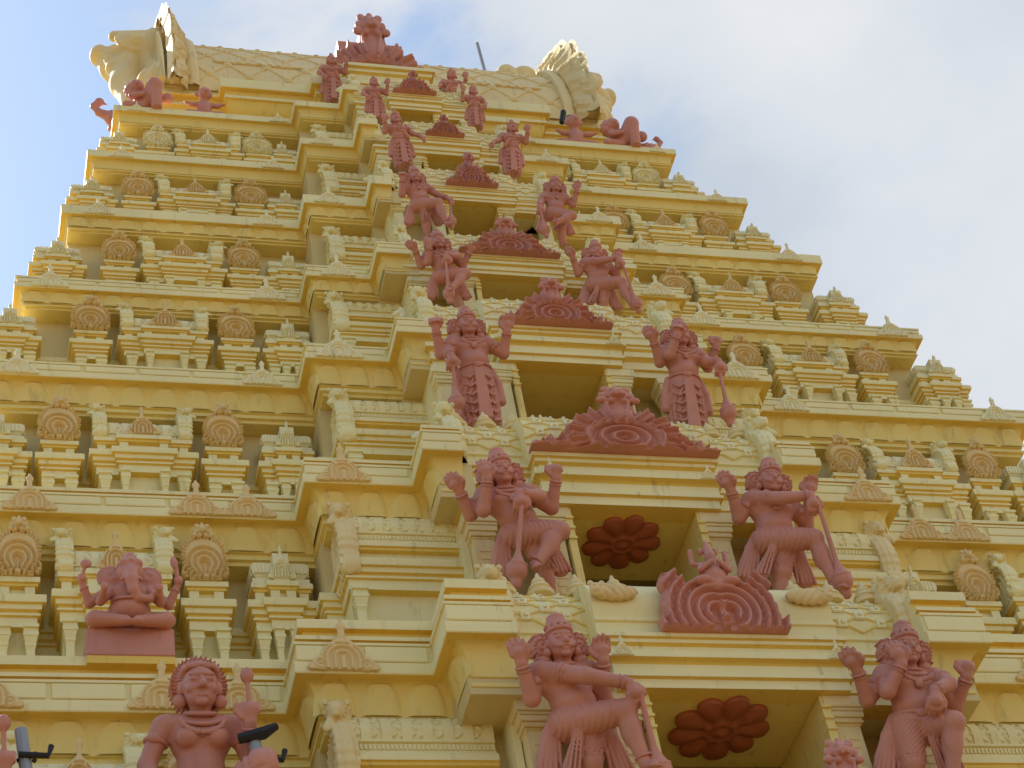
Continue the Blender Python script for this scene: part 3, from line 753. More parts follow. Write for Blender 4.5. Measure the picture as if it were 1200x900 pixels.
ROWS = {  # tier: roof base height, inner niche, barrel, outer niche, corner square shrine
    0: (16.92, 7.45, 8.97, 10.45, 12.3), 1: (22.36, 6.75, 8.19, 9.68, 11.2), 2: (26.88, 6.03, 7.46, 8.91, 10.0),
    3: (31.12, 5.36, 6.78, 8.21, 9.74), 4: (34.54, 4.85, 6.15, 7.48, 8.74), 5: (38.05, 4.34, 5.60, 6.88, 7.90), 6: (41.48, 3.78, 4.98, 6.18, 7.10)}
for k, (zr, xi, xs, xo, xc) in ROWS.items():
    s = ST[k]; y = YW[k+1]; nasi = 'tan' if k < 6 else 'pale'; wx = (1.06, 1.03, 1.0, 0.97, 0.95, 0.92, 0.88)[k]
    for sg in (-1, 1):
        shrine('panjara', sg*xi, y, zr, s, wx, nasi=nasi); shrine('panjara', sg*xo, y, zr, s, wx, nasi=nasi)
        shrine('shala', sg*xs, y-0.08, zr+0.06, s, wx, nasi=nasi)
        shrine('kuta', sg*xc, y+0.03, zr+0.03, s, wx*1.05); shrine('kuta', sg*(XW[k+1]+0.30), y+0.04, zr+0.035, s, wx*0.96)

# string course running along the wall behind the shrines
for k in range(7):
    s = ST[k]; n = k+1; zr = ROWS[k][0]; oc = COVE[n][0]; y = YW[n]+0.68*s
    for sg in (-1, 1):
        x1, x2_ = XW[n]-oc, X2[n]-oc*0.8; path = [(-(WW[n]-oc), BACK-3), (-(WW[n]-oc), y), (-x1, y), (-x1, Y1[n]+0.68*s), (-x2_, Y1[n]+0.68*s), (-x2_, Y2[n]+1.10*s), (-(PXO[k]-0.1), Y2[n]+1.10*s)]
        path = path if sg < 0 else mirror_path(path)
        b = MB(); b.sweep([(x, yy-y) for x, yy in path], [(max(o, -0.05)*0.9 if o > -0.3 else -0.2, z*s-0.05) for o, z in ENT[7:]], gold={i-7 for i in ENT_GOLD if i >= 7}); tp('string_course', b.mesh('string_course', 'cream'), None, (0, y, zr))

# long shrines on the first bay
def bay_shrine(k, sg):
    n = k+1; s = ST[k]; y = Y1[n]-0.0; zr = ROWS[k][0]+0.12*s
    xl = XW[n]-0.43-0.155; xr = X2[n]-0.42      # wall-face edges
    w = xl-xr; cx = (xl+xr)/2; key = f'bay{k}'
    if key not in ME:
        hw = w/2; fr = [(-hw, 1.1), (-hw, 0.0), (hw+0.35, 0.0)]
        b = MB(); b.sweep(fr, ENT, gold=ENT_GOLD); ME[key] = b.mesh('entablature', 'cream')
        b = MB(); b.box(-hw+0.02, hw+0.35, 0.12, 1.1, -3.0, -0.02); b.box(-hw, -hw+0.15, -0.012, 0.06, -0.38, -0.155); ME[key+'b'] = b.mesh('wall_face', 'cream')
        b = MB(); b.sweep(fr, [(-0.3, -1.80), (0.06, -1.80), (0.06, -1.90), (0.14, -1.94), (0.14, -2.08), (0.24, -2.12), (0.24, -3.0), (-0.3, -3.0)], gold={2, 4}); ME[key+'p'] = b.mesh('plinth', 'cream')
        ME[key+'r'] = barrel_mesh(-hw+0.12, hw+0.35, 0.42, 0.66, 0.22, rings=7, mat='cream')
        ME[key+'c'] = carved_band_mesh(-hw+0.16, hw+0.33, 0.42, 0.66, 0.22, mat='cream') if k < 3 or k > 4 else lattice_mesh(-hw+0.16, hw+0.33, 0.42, 0.66, 0.22, 0.3, 2, mat='yellow', rad=0.016, boss=0.03)[0]
    r = tp('bay_shrine', None, loc=(sg*cx, y+0.10, zr), scale=(1.0 if sg < 0 else -1.0, 1.0, s))
    tp('entablature', ME[key], r); tp('wall_face', ME[key+'b'], r); tp('plinth', ME[key+'p'], r); tp('barrel_roof', ME[key+'r'], r, (0, 0.02, 0)); tag(tp('carved_bands', ME[key+'c'], r, (0, 0.02, 0)), kind='stuff')
    tp('pilaster', ME['pil'], r, (-w/2+0.12, 0, 0), scale=(1.15, 1, 1))
    tp('roof_gable', recolor(ME['gable'], 'gold' if k < 2 else 'cream'), r, (-w/2+0.04, -0.06, -0.62), scale=(1.5, 1.12, 1.52))
    if k in (0, 1):
        nf = 3 if k == 0 else 5
        for i in range(nf): tp('roof_finial', ME['finial'], r, (-w/2+0.55+i*(0.50 if k == 0 else 0.31), 0.40, 0.66), scale=(0.9, 0.9, 0.95/s))
for k in range(7):
    for sg in (-1, 1): bay_shrine(k, sg)

# ------------------------------------------------------------------ porches (tier k)
def porch(k):
    s = ST[k]; zs, zl, yp, xo, xc, xd, zf = PZS[k], PZL[k], PY[k], PXO[k], PXC[k], PXD[k], PZF[k]
    p = tp('porch', None, loc=(0, yp, zs)); e = (zs-zl)/1.2
    yo = 0.28*s; yb = 1.9
    prof = [(-0.6, 0.0), (-0.01, 0.0), (0.0, -0.012), (0.0, -0.10), (-0.06, -0.12), (-0.06, -0.20), (-0.14, -0.24), (-0.14, -0.42), (0.01, -0.43), (0.025, -0.445), (0.025, -0.60), (-0.05, -0.63), (-0.085, -0.68), (-0.10, -0.69), (-0.10, -0.90), (-0.06, -0.915), (-0.06, -0.985), (-0.14, -1.0), (-0.14, -1.2), (-0.6, -1.2)]
    prof = [(o*e, z*e) for o, z in prof]
    path = [(-xo, yb), (-xo, yo), (-xc, yo), (-xc, 0.0), (xc, 0.0), (xc, yo), (xo, yo), (xo, yb)]
    b = MB(); b.sweep(path, prof, cap=False, gold={3, 5, 10, 11, 12, 16, 18}); b.box(-xo+0.5*e, xo-0.5*e, yo+0.5*e, yb, -1.18*e, -0.02*e)
    tp('entablature', b.mesh('entablature', 'cream'), p)
    # small crests on the shelf ends
    for sg in (-1, 1):
        if k <= 2: tp('crest', recolor(ME['cornice_crest'], 'pale'), p, (sg*(xc-0.30*e), -0.03, -0.60*e), scale=(0.30, 0.3, 0.36))
    # door pillars, jambs, outer pillars
    H = zl-zf; zb = zf-zs
    def pillar(w, d, ornate):
        b = MB(); zt = -1.2*e; h = w/2
        z = zt
        for (fw, fd, dz) in ((1.75, 1.6, 0.30), (1.5, 1.45, 0.08), (1.45, 1.35, 0.15), (1.25, 1.2, 0.08), (1.3, 1.3, 0.06), (1.1, 1.1, 0.06)):
            dz *= e*0.85; b.box(-h*fw, h*fw, -d*fd*0.5, d*0.7, z-dz, z, 0.01); z -= dz
        b.box(-h, h, -d*0.5, d*0.7, zb-0.4, z)
        if ornate:
            n = 9
            for i in range(n):
                zz = zb+0.25+(z-zb-0.35)*i/n
                b.box(-h*0.55, h*0.55, -d*0.5-0.014, -d*0.4, zz, zz+(z-zb-0.35)/n*0.55, 0.006)
        b.box(-h*1.55, h*1.55, -d*0.85, d*0.7, zb-0.6, zb+0.16*e, 0.015); b.box(-h*1.3, h*1.3, -d*0.7, d*0.7, zb+0.16*e, zb+0.24*e, 0.01)
        return b.mesh('pillar', 'gold' if k in (0, 1) else 'cream')
    pm = pillar(0.30*max(s, .7)*(1 if k < 4 else .8), 0.30*max(s, .7), k <= 1)
    for sg in (-1, 1):
        tp('pillar', pm, p, (sg*(xd+0.30*max(s, .7)), 0.42*s, 0)); tp('pillar', pm, p, (sg*(xo-0.30*max(s, .7)), yo+0.28*s, 0))
        b = MB(); jw = 0.11*max(s, .8); b.box(min(sg*xd, sg*(xd+jw)), max(sg*xd, sg*(xd+jw)), 0.20*s, 2.6, zb-0.5, -1.2*e-0.004)
        for i in range(3):
            zz = -1.2*e-0.25*e*(i+1); b.box(min(sg*(xd-0.012), sg*(xd+jw)), max(sg*(xd-0.012), sg*(xd+jw)), 0.17*s, 0.30*s, zz-0.03, zz+0.015)
        tp('door_jamb', b.mesh('door_jamb', 'butter'), p)
        b = MB(); b.box(min(sg*(xd+0.1), sg*(xo-0.1)), max(sg*(xd+0.1), sg*(xo-0.1)), 1.02*s, 1.25*s, zb-0.5, -1.19*e); tp('niche_wall', b.mesh('niche_wall', 'wall'), p)
        b = MB(); b.box(min(sg*(xo-0.16), sg*(xo-0.05)), max(sg*(xo-0.16), sg*(xo-0.05)), yo+0.34*s, 1.9, zb-0.5, -1.19*e); tp('side_wall', b.mesh('side_wall', 'cream'), p)
    b = MB(); b.box(-xd-0.05, xd+0.05, 0.12*s, 2.0, -1.2*e+0.006, -1.2*e+0.12); tp('ceiling', b.mesh('ceiling', 'butter'), p)
    b = MB(); b.box(-xo+0.12, xo-0.12, -0.02, 7.0, zb-0.6, zb); tp('floor_slab', b.mesh('floor_slab', 'wall'), p)
    if k <= 1:
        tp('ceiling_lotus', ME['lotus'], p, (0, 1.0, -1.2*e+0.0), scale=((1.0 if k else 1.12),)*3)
    # barrel roof over the slab: two outer lengths and a middle one
    Hb, zb0, D = 1.15*s, 0.33*s, 0.66*s
    cell = 0.50*max(s, 0.72); mat = 'cream' if k < 2 else 'pale'
    key = f'pb{k}'
    L0, L1 = -xo+0.16, -xc+0.02
    rb = barrel_mesh(L0, L1, D, Hb, zb0, mat=mat); lt, lf = lattice_mesh(L0, L1, D, Hb, zb0, cell, 4, mat='butter', rad=0.018*s+0.004, boss=0.085*s)
    rm = barrel_mesh(-xc, xc, D, Hb*0.98, zb0, mat=mat); lm, lmf = lattice_mesh(-xc, xc, D, Hb*0.98, zb0, cell, 4, mat='butter', rad=0.018*s+0.004, boss=0.085*s)
    for sg in (-1, 1):
        sc = (1 if sg < 0 else -1, 1, 1)
        tp('barrel_roof', rb, p, (0, yo+0.14*s, 0), scale=sc); tp('lattice_relief', lt, p, (0, yo+0.14*s, 0), scale=sc); tag(tp('flower_relief', lf, p, (0, yo+0.14*s, 0), scale=sc), kind='stuff')
        tp('roof_gable', recolor(ME['gable'], 'gold' if k == 0 else 'cream'), p, (sg*(xo-0.12), yo+0.02*s, 0.0), scale=(1.3*s if sg < 0 else -1.3*s, 1.30*s, 1.42*s))
        if k >= 2 or k == 1: tp('lion', ME['lion'], p, (sg*(xo+0.05), yo+0.55*s, 0.62*s), scale=(0.95*s if sg < 0 else -0.95*s, 0.95*s, 0.95*s))
        else: tp('lion', recolor(ME['lion'], 'gold'), p, (sg*(xo-0.30), yo+0.75*s, 1.02*s), scale=(0.8*s if sg < 0 else -0.8*s, 0.8*s, 0.8*s))
        if k == 0: tp('lion_mask', ME['mask'], p, (sg*(xc-0.34), 0.10, 0.66*s), scale=(-sg*0.95, 0.9, 0.95))
        if k <= 1:
            nf = 4 if k == 0 else 4; x0, x1 = xc*0.62, xo-0.34
            for i in range(nf): tp('roof_finial', ME['finial'], p, (sg*(x0+(x1-x0)*i/(nf-1)), yo+0.14*s+D*0.55, zb0+(Hb-zb0)*0.925), scale=(1.0*s, 1.0*s, 1.1*s))
    tp('barrel_roof', rm, p, (0, 0.14*s, 0))
    if k: tp('lattice_relief', lm, p, (0, 0.14*s, 0)); tag(tp('flower_relief', lmf, p, (0, 0.14*s, 0)), kind='stuff')
    # terracotta crest in the middle
    if k == 0:
        tp('crest', ME['throne'], p, (0, -0.02, 0.0), scale=(2.05, 2.0, 2.15)).__setitem__('label', 'terracotta crest with a small praying figure on top')
    else:
        w = (0, 3.2, 2.15, 2.08, 1.15, 0.90, 1.08)[k]; hgt = (0, 2.25, 1.85, 1.62, 1.65, 1.0, 1.26)[k]
        tp('crest', ME['crest'], p, (0, -0.01, 0.0), scale=(w, 1.9*s, hgt)).__setitem__('label', 'terracotta flame crest with lion face above the doorway')
    return p
for k in range(7): porch(k)

# ------------------------------------------------------------------ crowning roof above the last cornice
def crown():
    z0 = ZC[7]+0.40; zt = 45.08; yc, zc, rb = 39.40, 45.55, 4.50
    c = tp('roof_base', None, loc=(0, 34.98, zt))
    prof = [(-1.5, 0.36), (0.0, 0.34), (0.0, 0.02), (-0.02, 0.0), (-0.16, 0.0), (-0.18, -0.18), (-0.14, -0.2), (-0.14, -0.30), (-0.22, -0.32)]
    prof += [(-0.60+0.36*math.cos(a), -0.36-0.42*math.sin(a)) for a in [i*math.pi/2/6 for i in range(7)]]
    prof += [(-0.66, -0.80), (-0.66, -0.95), (-0.58, -0.97), (-0.58, -1.10), (-0.70, -1.12), (-0.70, z0-zt-0.3), (-1.5, z0-zt-0.3)]
    prof = [(o*0.8, z) for o, z in prof]
    path = [(-6.15, 9.0), (-6.15, 0.0), (-4.40, 0.0), (-4.40, -0.36), (-2.10, -0.36), (-2.10, -0.70), (2.10, -0.70), (2.10, -0.36), (4.40, -0.36), (4.40, 0.0), (6.15, 0.0), (6.15, 9.0)]
    b = MB(); b.sweep(path, prof, gold={3, 4, 7, 8, 9, 10, 11, 12, 13, 14}); tp('eaves', b.mesh('eaves', 'cream'), c)
    b = MB(); b.box(-5.2, 5.2, 0.6, 8.6, z0-zt-0.3, 0.30); tp('wall', b.mesh('wall', 'wall'), c)
    # projecting middle slab that carries the big crest
    e = 0.95; pr = [(-1.2, 0.0), (0.0, 0.0), (0.0, -0.12), (-0.08, -0.15), (-0.08, -0.26), (-0.16, -0.30), (-0.16, -0.62), (-0.05, -0.66), (-0.05, -0.80), (-0.2, -0.86), (-0.2, -2.6), (-1.2, -2.6)]
    b = MB(); b.sweep([(-1.22, 1.6), (-1.22, -0.90), (1.22, -0.90), (1.22, 1.6)], pr, gold={2, 4, 8, 9}); b.box(-0.9, 0.9, -0.3, 1.6, -2.6, -0.02)
    for o in (b,): pass
    tp('slab', b.mesh('slab', 'cream'), c, (0, 0, 0.76))
    # barrel roof
    r = tp('barrel_roof', None, loc=(0, yc, zc))
    def P(x, t):
        a = R(-4)+t*R(100); return (x, -rb*math.cos(a), rb*math.sin(a))
    b = MB(); n = 28; v = []; f = []
    for x in (-5.3, 5.3):
        for i in range(n+1):
            a = R(-4)+R(188)*i/n; v.append((x, -rb*math.cos(a), rb*math.sin(a)))
    f = [(i, n+1+i, n+2+i, i+1) for i in range(n)]+[tuple(range(n+1)), tuple(range(2*n+1, n, -1))]
    b.add(v, f); tp('roof_shell', b.mesh('roof_shell', 'gold', 40), r)
    b = MB(); cw = 1.02; rows = 6; steps = 4
    for s in (1, -1):
        for i in range(-rows-6, 12):
            pts = []
            for j in range(rows*steps+1):
                x = -5.1+(i+s*j/steps)*cw; t = 0.02+0.82*j/(rows*steps)
                if -5.15 <= x <= 5.15: pts.append(P(x, t))
            if len(pts) > 1: b.tube(pts, 0.035, 5)
    tp('lattice_relief', b.mesh('lattice_relief', 'gold', 40), r)
    bb = MB(); bb.lathe((0, 0, 0), [(0.13, -0.03), (0.11, 0.03), (0.07, 0.04), (0.06, 0.06), (0.02, 0.07)], 8); bm = bb.mesh('roof_boss', 'gold')
    for q in range(2*rows-1):
        for i in range(11):
            x = -5.1+(i+(0.5 if q % 2 == 0 else 0.0))*cw; t = 0.02+0.82*(q+1)/(2*rows)
            if abs(x) > 4.9 or (abs(x) < 1.3) or q > 8: continue
            a = R(-4)+t*R(100); tp('roof_boss', bm, r, P(x, t), rot=(math.pi/2-a, 0, 0))
    for sg in (-1, 1):
        a = R(13); tp('medallion', recolor(ME['cornice_crest'], 'gold'), r, (sg*3.25, -rb*math.cos(a)-0.02, rb*math.sin(a)), rot=(-R(24), 0, 0), scale=(2.3, 0.5, 1.8))
    # flaring horseshoe collars with curled leaves closing both ends
    def collar(nl, r0, r1, x0, x1, ph, amp):
        b = MB(); nu, nv = nl*20, 12; v = []; f = []
        for i in range(nu+1):
            a = R(-6)+R(192)*i/nu; pin = 0.55+0.45*min(1, max(0, math.sin(max(a, 0.001)))*1.6)
            for j in range(nv+1):
                q = j/nv; w = (i/20+ph+0.30*q*q) % 1.0; hump = math.sqrt(max(0, 1-(2*w-1)**2))
                x = x0+(x1-x0)*q**1.2; rr = r0+(r1-r0)*pin*q+0.36*hump*pin*max(0, (q-0.62)/0.38)**1.5*1.0
                bl = amp*(hump*1.6-0.6)*math.sin(math.pi*min(1, q*1.05))**0.6+0.035*math.cos(w*8*math.pi)*math.sin(math.pi*q)+0.05*math.exp(-((w-0.5)/0.05)**2)*(0.15 < q < 0.9)
                nx, nr = -(r1-r0), (x1-x0); L = math.hypot(nx, nr); x += nx/L*bl; rr += nr/L*bl
                v.append((x, -rr*math.cos(a), rr*math.sin(a)))
        for i in range(nu):
            for j in range(nv): k = i*(nv+1)+j; f.append((k, k+nv+1, k+nv+2, k+1))
        m = len(v); v += [(x1+0.12, p[1]*0.80, p[2]*0.80) if False else (x1+0.10, p[1]*0.93, p[2]*0.93) for p in v[nv::nv+1]]
        for i in range(nu): f.append((i*(nv+1)+nv, (i+1)*(nv+1)+nv, m+i+1, m+i))
        b.add(v, f); return b
    b = collar(15, rb+0.10, rb+0.66, 0.0, 0.34, 0.0, 0.11)
    fm = b.mesh('roof_horn', 'gold', 60)
    b = collar(14, rb+0.32, rb+0.78, 0.26, 0.44, 0.4, 0.10); fm2 = b.mesh('leaf_fringe', 'gold', 60)
    b = MB(); pr_ = [(-0.30, rb-0.05), (-0.30, rb+0.14), (-0.16, rb+0.20), (-0.02, rb+0.14), (0.02, rb-0.05)]; v = []; f = []
    for i in range(61):
        a = R(-4)+R(188)*i/60
        v += [(x, -r_*math.cos(a), r_*math.sin(a)) for x, r_ in pr_]
    for i in range(60):
        for j in range(4): k = i*5+j; f.append((k, k+5, k+6, k+1))
    b.add(v, f); rimm = b.mesh('roof_rim', 'gold', 60)
    b = MB(); v = [(0.6, 0, 0)]; v += [(0.6, -(rb+0.3)*math.cos(R(-4)+R(188)*i/40), (rb+0.3)*math.sin(R(-4)+R(188)*i/40)) for i in range(41)]
    b.add(v, [(0, i, i+1) for i in range(1, 41)]); gwm = b.mesh('end_wall', 'gold')
    S = SDF((-0.9, -0.7, -0.1), (0.9, 0.7, 1.35), 0.04)
    for (xx, zz, rr) in ((0.15, 0.30, 0.55), (-0.15, 0.72, 0.50), (-0.40, 0.25, 0.40)):
        S.ell((xx, 0, zz), (rr, 0.42, rr*0.82), 0.04, bumpf=lambda x, y, z: 0.022*np.sin(26*np.sqrt((x+0.4)**2+(z+0.3)**2)))
    footm = S.mesh('horn_foot', 'gold')
    # lion face looking out of the end wall
    S = SDF((-2.3, -3.9, -0.6), (0.5, -0.6, 4.9), 0.055)
    S.ell((-0.5, -2.6, 3.1), (0.85, 0.8, 0.85), 0.15); S.ell((-1.25, -2.5, 3.05), (0.55, 0.6, 0.5), 0.12)
    S.ell((-1.75, -2.55, 3.3), (0.28, 0.34, 0.26), 0.08); S.ell((-0.95, -3.12, 3.12), (0.40, 0.36, 0.38), 0.04)
    S.ell((-0.95, -2.0, 3.12), (0.40, 0.36, 0.38), 0.04)
    S.cap((-0.35, -3.2, 3.62), (-1.4, -3.0, 3.62), 0.12, 0.16, 0.05); S.tor((-0.95, -3.2, 3.15), 0.42, 0.07, (0.2, -1, 0.2), 0.02)
    for (yy, zz) in ((-2.9, 3.75), (-3.15, 3.55), (-2.6, 3.8)): S.ell((-0.2, yy, zz), (0.40, 0.26, 0.30), 0.05, bumpf=lambda x, y, z: 0.03*np.sin(22*(x+z)))
    for i in range(5): S.ell((-1.55+0.12*i, -2.95+0.03*i, 2.62-0.05*i), (0.15, 0.16, 0.18), 0.03)
    S.ell((-1.35, -2.9, 2.35), (0.30, 0.3, 0.22), 0.06)
    S.curve([(-1.05, -2.85, 2.5), (-1.15, -2.95, 1.6), (-0.95, -3.1, 0.8), (-0.7, -3.1, 0.0)], [0.42, 0.40, 0.34, 0.36], 0.1)
    S.cap((-0.4, -3.0, 2.6), (-0.25, -3.4, 0.6), 0.3, 0.35, 0.1); S.ell((-0.25, -2.9, 1.6), (0.45, 0.6, 1.2), 0.1, bumpf=lambda x, y, z: 0.04*np.sin(12*z+9*x))
    ym = S.mesh('lion_face', 'gold')
    for sg in (-1, 1):
        mir = (-1 if sg < 0 else 1, 1, 1)
        tp('roof_horn', fm, r, (sg*5.20, 0, 0), scale=mir); tp('leaf_fringe', fm2, r, (sg*5.20, 0, 0), scale=mir); tp('roof_rim', rimm, r, (sg*5.20, 0, 0), scale=mir); tp('end_wall', gwm, r, (sg*5.20, 0, 0), scale=mir)
        tp('lion_face', ym, r, (sg*5.45, 0, 0), scale=(1 if sg < 0 else -1, 1, 1)); tp('horn_foot', footm, r, (sg*5.75, -4.0, 0.1), scale=mir)
        b = MB(); b.frustum((sg*5.55, -4.30, -0.1), (0.40, 0.35), (sg*5.50, -4.1, 1.3), (0.30, 0.2)); tp('horn_base', b.mesh('horn_base', 'gold'), r)
    # two carved lumps and the crest behind the ridge
    S = SDF((-0.7, -0.4, -0.1), (0.8, 0.4, 0.8), 0.04); S.ell((-0.22, 0, 0.35), (0.3, 0.25, 0.32), 0.03); S.ell((0.30, 0, 0.40), (0.34, 0.24, 0.26), 0.05); S.cap((-0.1, 0, 0), (-0.1, 0, 0.3), 0.25, 0.2, 0.05); S.cap((0.3, 0, 0), (0.3, 0, 0.3), 0.22, 0.2, 0.05)
    tp('ridge_knob', S.mesh('ridge_knob', 'gold'), r, (4.25, -3.30, 2.72))
    b = MB(); b.box(-0.9, 0.9, -0.35, 0.8, -1.4, 1.9); b.box(-1.2, 1.2, -0.42, 0.6, -1.4, 0.2); tp('crest_block', b.mesh('crest_block', 'terracotta'), r, (0, -3.55, 1.2))
    tp('crest', ME['crest'], r, (0, -3.92, 0.55), scale=(4.3, 3.4, 5.7)).__setitem__('label', 'large terracotta crest with crowned lion face on the roof ridge')
crown()

# ------------------------------------------------------------------ statues
def V3(*a): return np.array(a, float)
def hand(S, w, d, l, kind='open', sc=1.0):
    w = np.array(w, float); d = np.array(d, float); d /= np.linalg.norm(d); l = np.array(l, float); l = l-d*(l@d); l /= np.linalg.norm(l); n = np.cross(d, l)
    S.cap(w+d*0.008*sc, w+d*0.042*sc, 0.019*sc, 0.026*sc, 0.012)
    for i in range(4):
        o = l*(i-1.5)*0.0158*sc; ln = (0.036, 0.044, 0.042, 0.032)[i]*sc
        b = w+d*0.050*sc+o
        if kind == 'open':
            m = b+d*ln*0.55+o*0.12; e = m+d*ln*0.5+n*0.010*sc
        elif kind == 'fist':
            m = b+d*ln*0.28-n*0.012*sc; e = m-d*0.020*sc-n*0.020*sc
        else:
            m = b+d*ln*0.5-n*0.012*sc; e = m+d*ln*0.30-n*0.022*sc
        S.cap(b-d*0.012*sc, m, 0.0098*sc, 0.0092*sc, 0.003); S.cap(m, e, 0.0092*sc, 0.0075*sc, 0.003)
    t0 = w+d*0.018*sc+l*0.022*sc; t1 = t0+l*0.018*sc+d*0.020*sc-n*0.008*sc; t2 = t1+d*0.020*sc
    S.cap(t0, t1, 0.012*sc, 0.0105*sc, 0.005); S.cap(t1, t2, 0.0105*sc, 0.008*sc, 0.003)
def face(S, c, male=True, sc=1.0):
    x, y, z = c
    S.ell((x, y, z+0.006), (0.057*sc, 0.062*sc, 0.072*sc), 0.01); S.ell((x, y-0.016*sc, z-0.040*sc), (0.046*sc, 0.046*sc, 0.036*sc), 0.02)
    S.cap((x, y-0.060*sc, z+0.012*sc), (x, y-0.076*sc, z-0.014*sc), 0.008*sc, 0.0125*sc, 0.006)
    for sx in (-1, 1):
        S.ell((x+sx*0.024*sc, y-0.054*sc, z+0.010*sc), (0.015*sc, 0.010*sc, 0.0085*sc), 0.003)
        S.cap((x+sx*0.008*sc, y-0.062*sc, z+0.026*sc), (x+sx*0.040*sc, y-0.050*sc, z+0.028*sc), 0.0065*sc, 0.004*sc, 0.004)
        S.ell((x+sx*0.012*sc, y-0.062*sc, z-0.018*sc), (0.009*sc,)*3, 0.005)
        S.ell((x+sx*0.060*sc, y+0.004, z-0.002), (0.012*sc, 0.016*sc, 0.026*sc), 0.005)
        S.ell((x+sx*0.030*sc, y-0.042*sc, z-0.018*sc), (0.020*sc, 0.018*sc, 0.018*sc), 0.01)
        if male: S.curve([(x+sx*0.003, y-0.066*sc, z-0.030*sc), (x+sx*0.024*sc, y-0.062*sc, z-0.034*sc), (x+sx*0.044*sc, y-0.046*sc, z-0.024*sc)], [0.0085*sc, 0.0085*sc, 0.004*sc], 0.003)
    S.ell((x, y-0.060*sc, z-0.046*sc), (0.018*sc, 0.010*sc, 0.007*sc), 0.003)
    S.ell((x, y-0.052*sc, z-0.066*sc), (0.020*sc, 0.016*sc, 0.014*sc), 0.008)
_res = {}
def figure(name, label, cat, group, loc, H, pose, res=150, rot=(0, 0, 0), mirror=False, root_name='guardian_statue'):
    h = 1.0/res; lean = pose.get('lean', 0.0); male = pose.get('male', True); look = pose.get('look', 0.0)
    pel = V3(0, 0, 0.475); che = V3(lean, -0.005, 0.665); hd = V3(lean*1.35+look, -0.030, 0.872)
    B = SDF((-0.52, -0.40, -0.03), (0.52, 0.22, 1.0), h)
    B.ell(pel, (0.108, 0.084, 0.075), 0.02); B.ell((lean*0.4, -0.020, 0.560), (0.112, 0.098, 0.082), 0.03)
    B.ell(che, (0.134, 0.090, 0.100), 0.035)
    if male:
        for sx in (-1, 1): B.ell(che+V3(sx*0.055, -0.062, 0.012), (0.052, 0.03, 0.038), 0.02)
    else:
        for sx in (-1, 1): B.ell(che+V3(sx*0.056, -0.072, 0.008), (0.047, 0.042, 0.044), 0.012)
    B.cap(che+V3(-0.118, 0.005, 0.075), che+V3(0.118, 0.005, 0.075), 0.044, 0.044, 0.03)
    B.cap(che+V3(0, 0, 0.08), hd+V3(0, 0.01, -0.05), 0.046, 0.038, 0.02)
    face(B, hd, male, 1.16)
    J = SDF((-0.52, -0.40, -0.03), (0.52, 0.22, 1.0), h)
    for (sh, el, wr, hdir, lat, kind) in pose['arms']:
        sh = V3(*sh)+V3(lean, 0, 0); el = V3(*el)+V3(lean*0.7, 0, 0); wr = V3(*wr)+V3(lean*0.6, 0, 0)
        B.cap(sh, el, 0.052, 0.041, 0.02); B.cap(el, wr, 0.041, 0.029, 0.012); hand(B, wr, hdir, lat, kind, 1.35)
        d = el-sh; m = sh+d*0.45; J.tor(m, 0.047, 0.0095, d, 0.003); J.tor(sh+d*0.53, 0.045, 0.006, d, 0.003); J.ell(m+V3(0, -0.052, 0), (0.02, 0.01, 0.022), 0.004)
        d = wr-el; J.tor(wr-d*0.10, 0.031, 0.0085, d, 0.003); J.tor(wr-d*0.22, 0.033, 0.0055, d, 0.003)
    C = SDF((-0.42, -0.40, -0.02), (0.42, 0.22, 0.62), h)
    if pose['dress'] == 'short':
        for (hp, kn, an, toe) in pose['legs']:
            hp, kn, an = V3(*hp), V3(*kn), V3(*an)
            B.cap(hp, kn, 0.080, 0.055, 0.03); B.ell(kn, (0.057,)*3, 0.015); m = kn*0.62+an*0.38
            B.cap(kn, an, 0.051, 0.034, 0.02); B.ell(m+V3(0, 0.012, 0), (0.047, 0.050, 0.078), 0.03)
            t = V3(*toe); t = t/np.linalg.norm(t); B.cap(an+V3(0, 0.0, -0.022), an+t*0.062+V3(0, 0, -0.028), 0.027, 0.024, 0.015)
            lat = np.cross(t, V3(0, 0, 1)); lat /= np.linalg.norm(lat)
            for i in range(5): q = an+t*(0.078-0.004*i)+lat*(i-2)*0.012+V3(0, 0, -0.034); B.cap(q-t*0.02, q+t*0.014, 0.0085, 0.0075, 0.003)
            J.tor(an+V3(0, 0, 0.02), 0.038, 0.008, kn-an, 0.003)
            kk = hp+(kn-hp)*0.86; C.cap(hp, kk, 0.094, 0.067, 0.02, fold=(0.0034, 44, 0.55)); J.tor(kk, 0.064, 0.007, kn-hp, 0.003)
        C.ell((0, 0, 0.475), (0.128, 0.102, 0.074), 0.02, bumpf=lambda x, y, z: 0.004*np.sin(120*z+14*x))
        for sx in (-1, 1):
            C.curve([(sx*0.110, 0.0, 0.50), (sx*0.145, 0.0, 0.40), (sx*0.168, 0.01, 0.29), (sx*0.180, 0.01, 0.24)], [0.030, 0.044, 0.058, 0.060], 0.008, flat=1.9)
            for j in range(5): C.cap((sx*(0.100+0.012*j), -0.014, 0.46), (sx*(0.122+0.028*j), -0.016, 0.205), 0.0065, 0.0100, 0.003)
        fx = pose.get('flap', 0.03); C.curve([(fx*0.5, -0.088, 0.47), (fx, -0.085, 0.36), (fx*2.2, -0.06, 0.22)], [0.020, 0.030, 0.044], 0.01, flat=2.2)
        for j in (-1, 0, 1): C.cap((fx*0.5+j*0.012, -0.106, 0.46), (fx*2.2+j*0.024, -0.098, 0.20), 0.006, 0.008, 0.003)
    else:
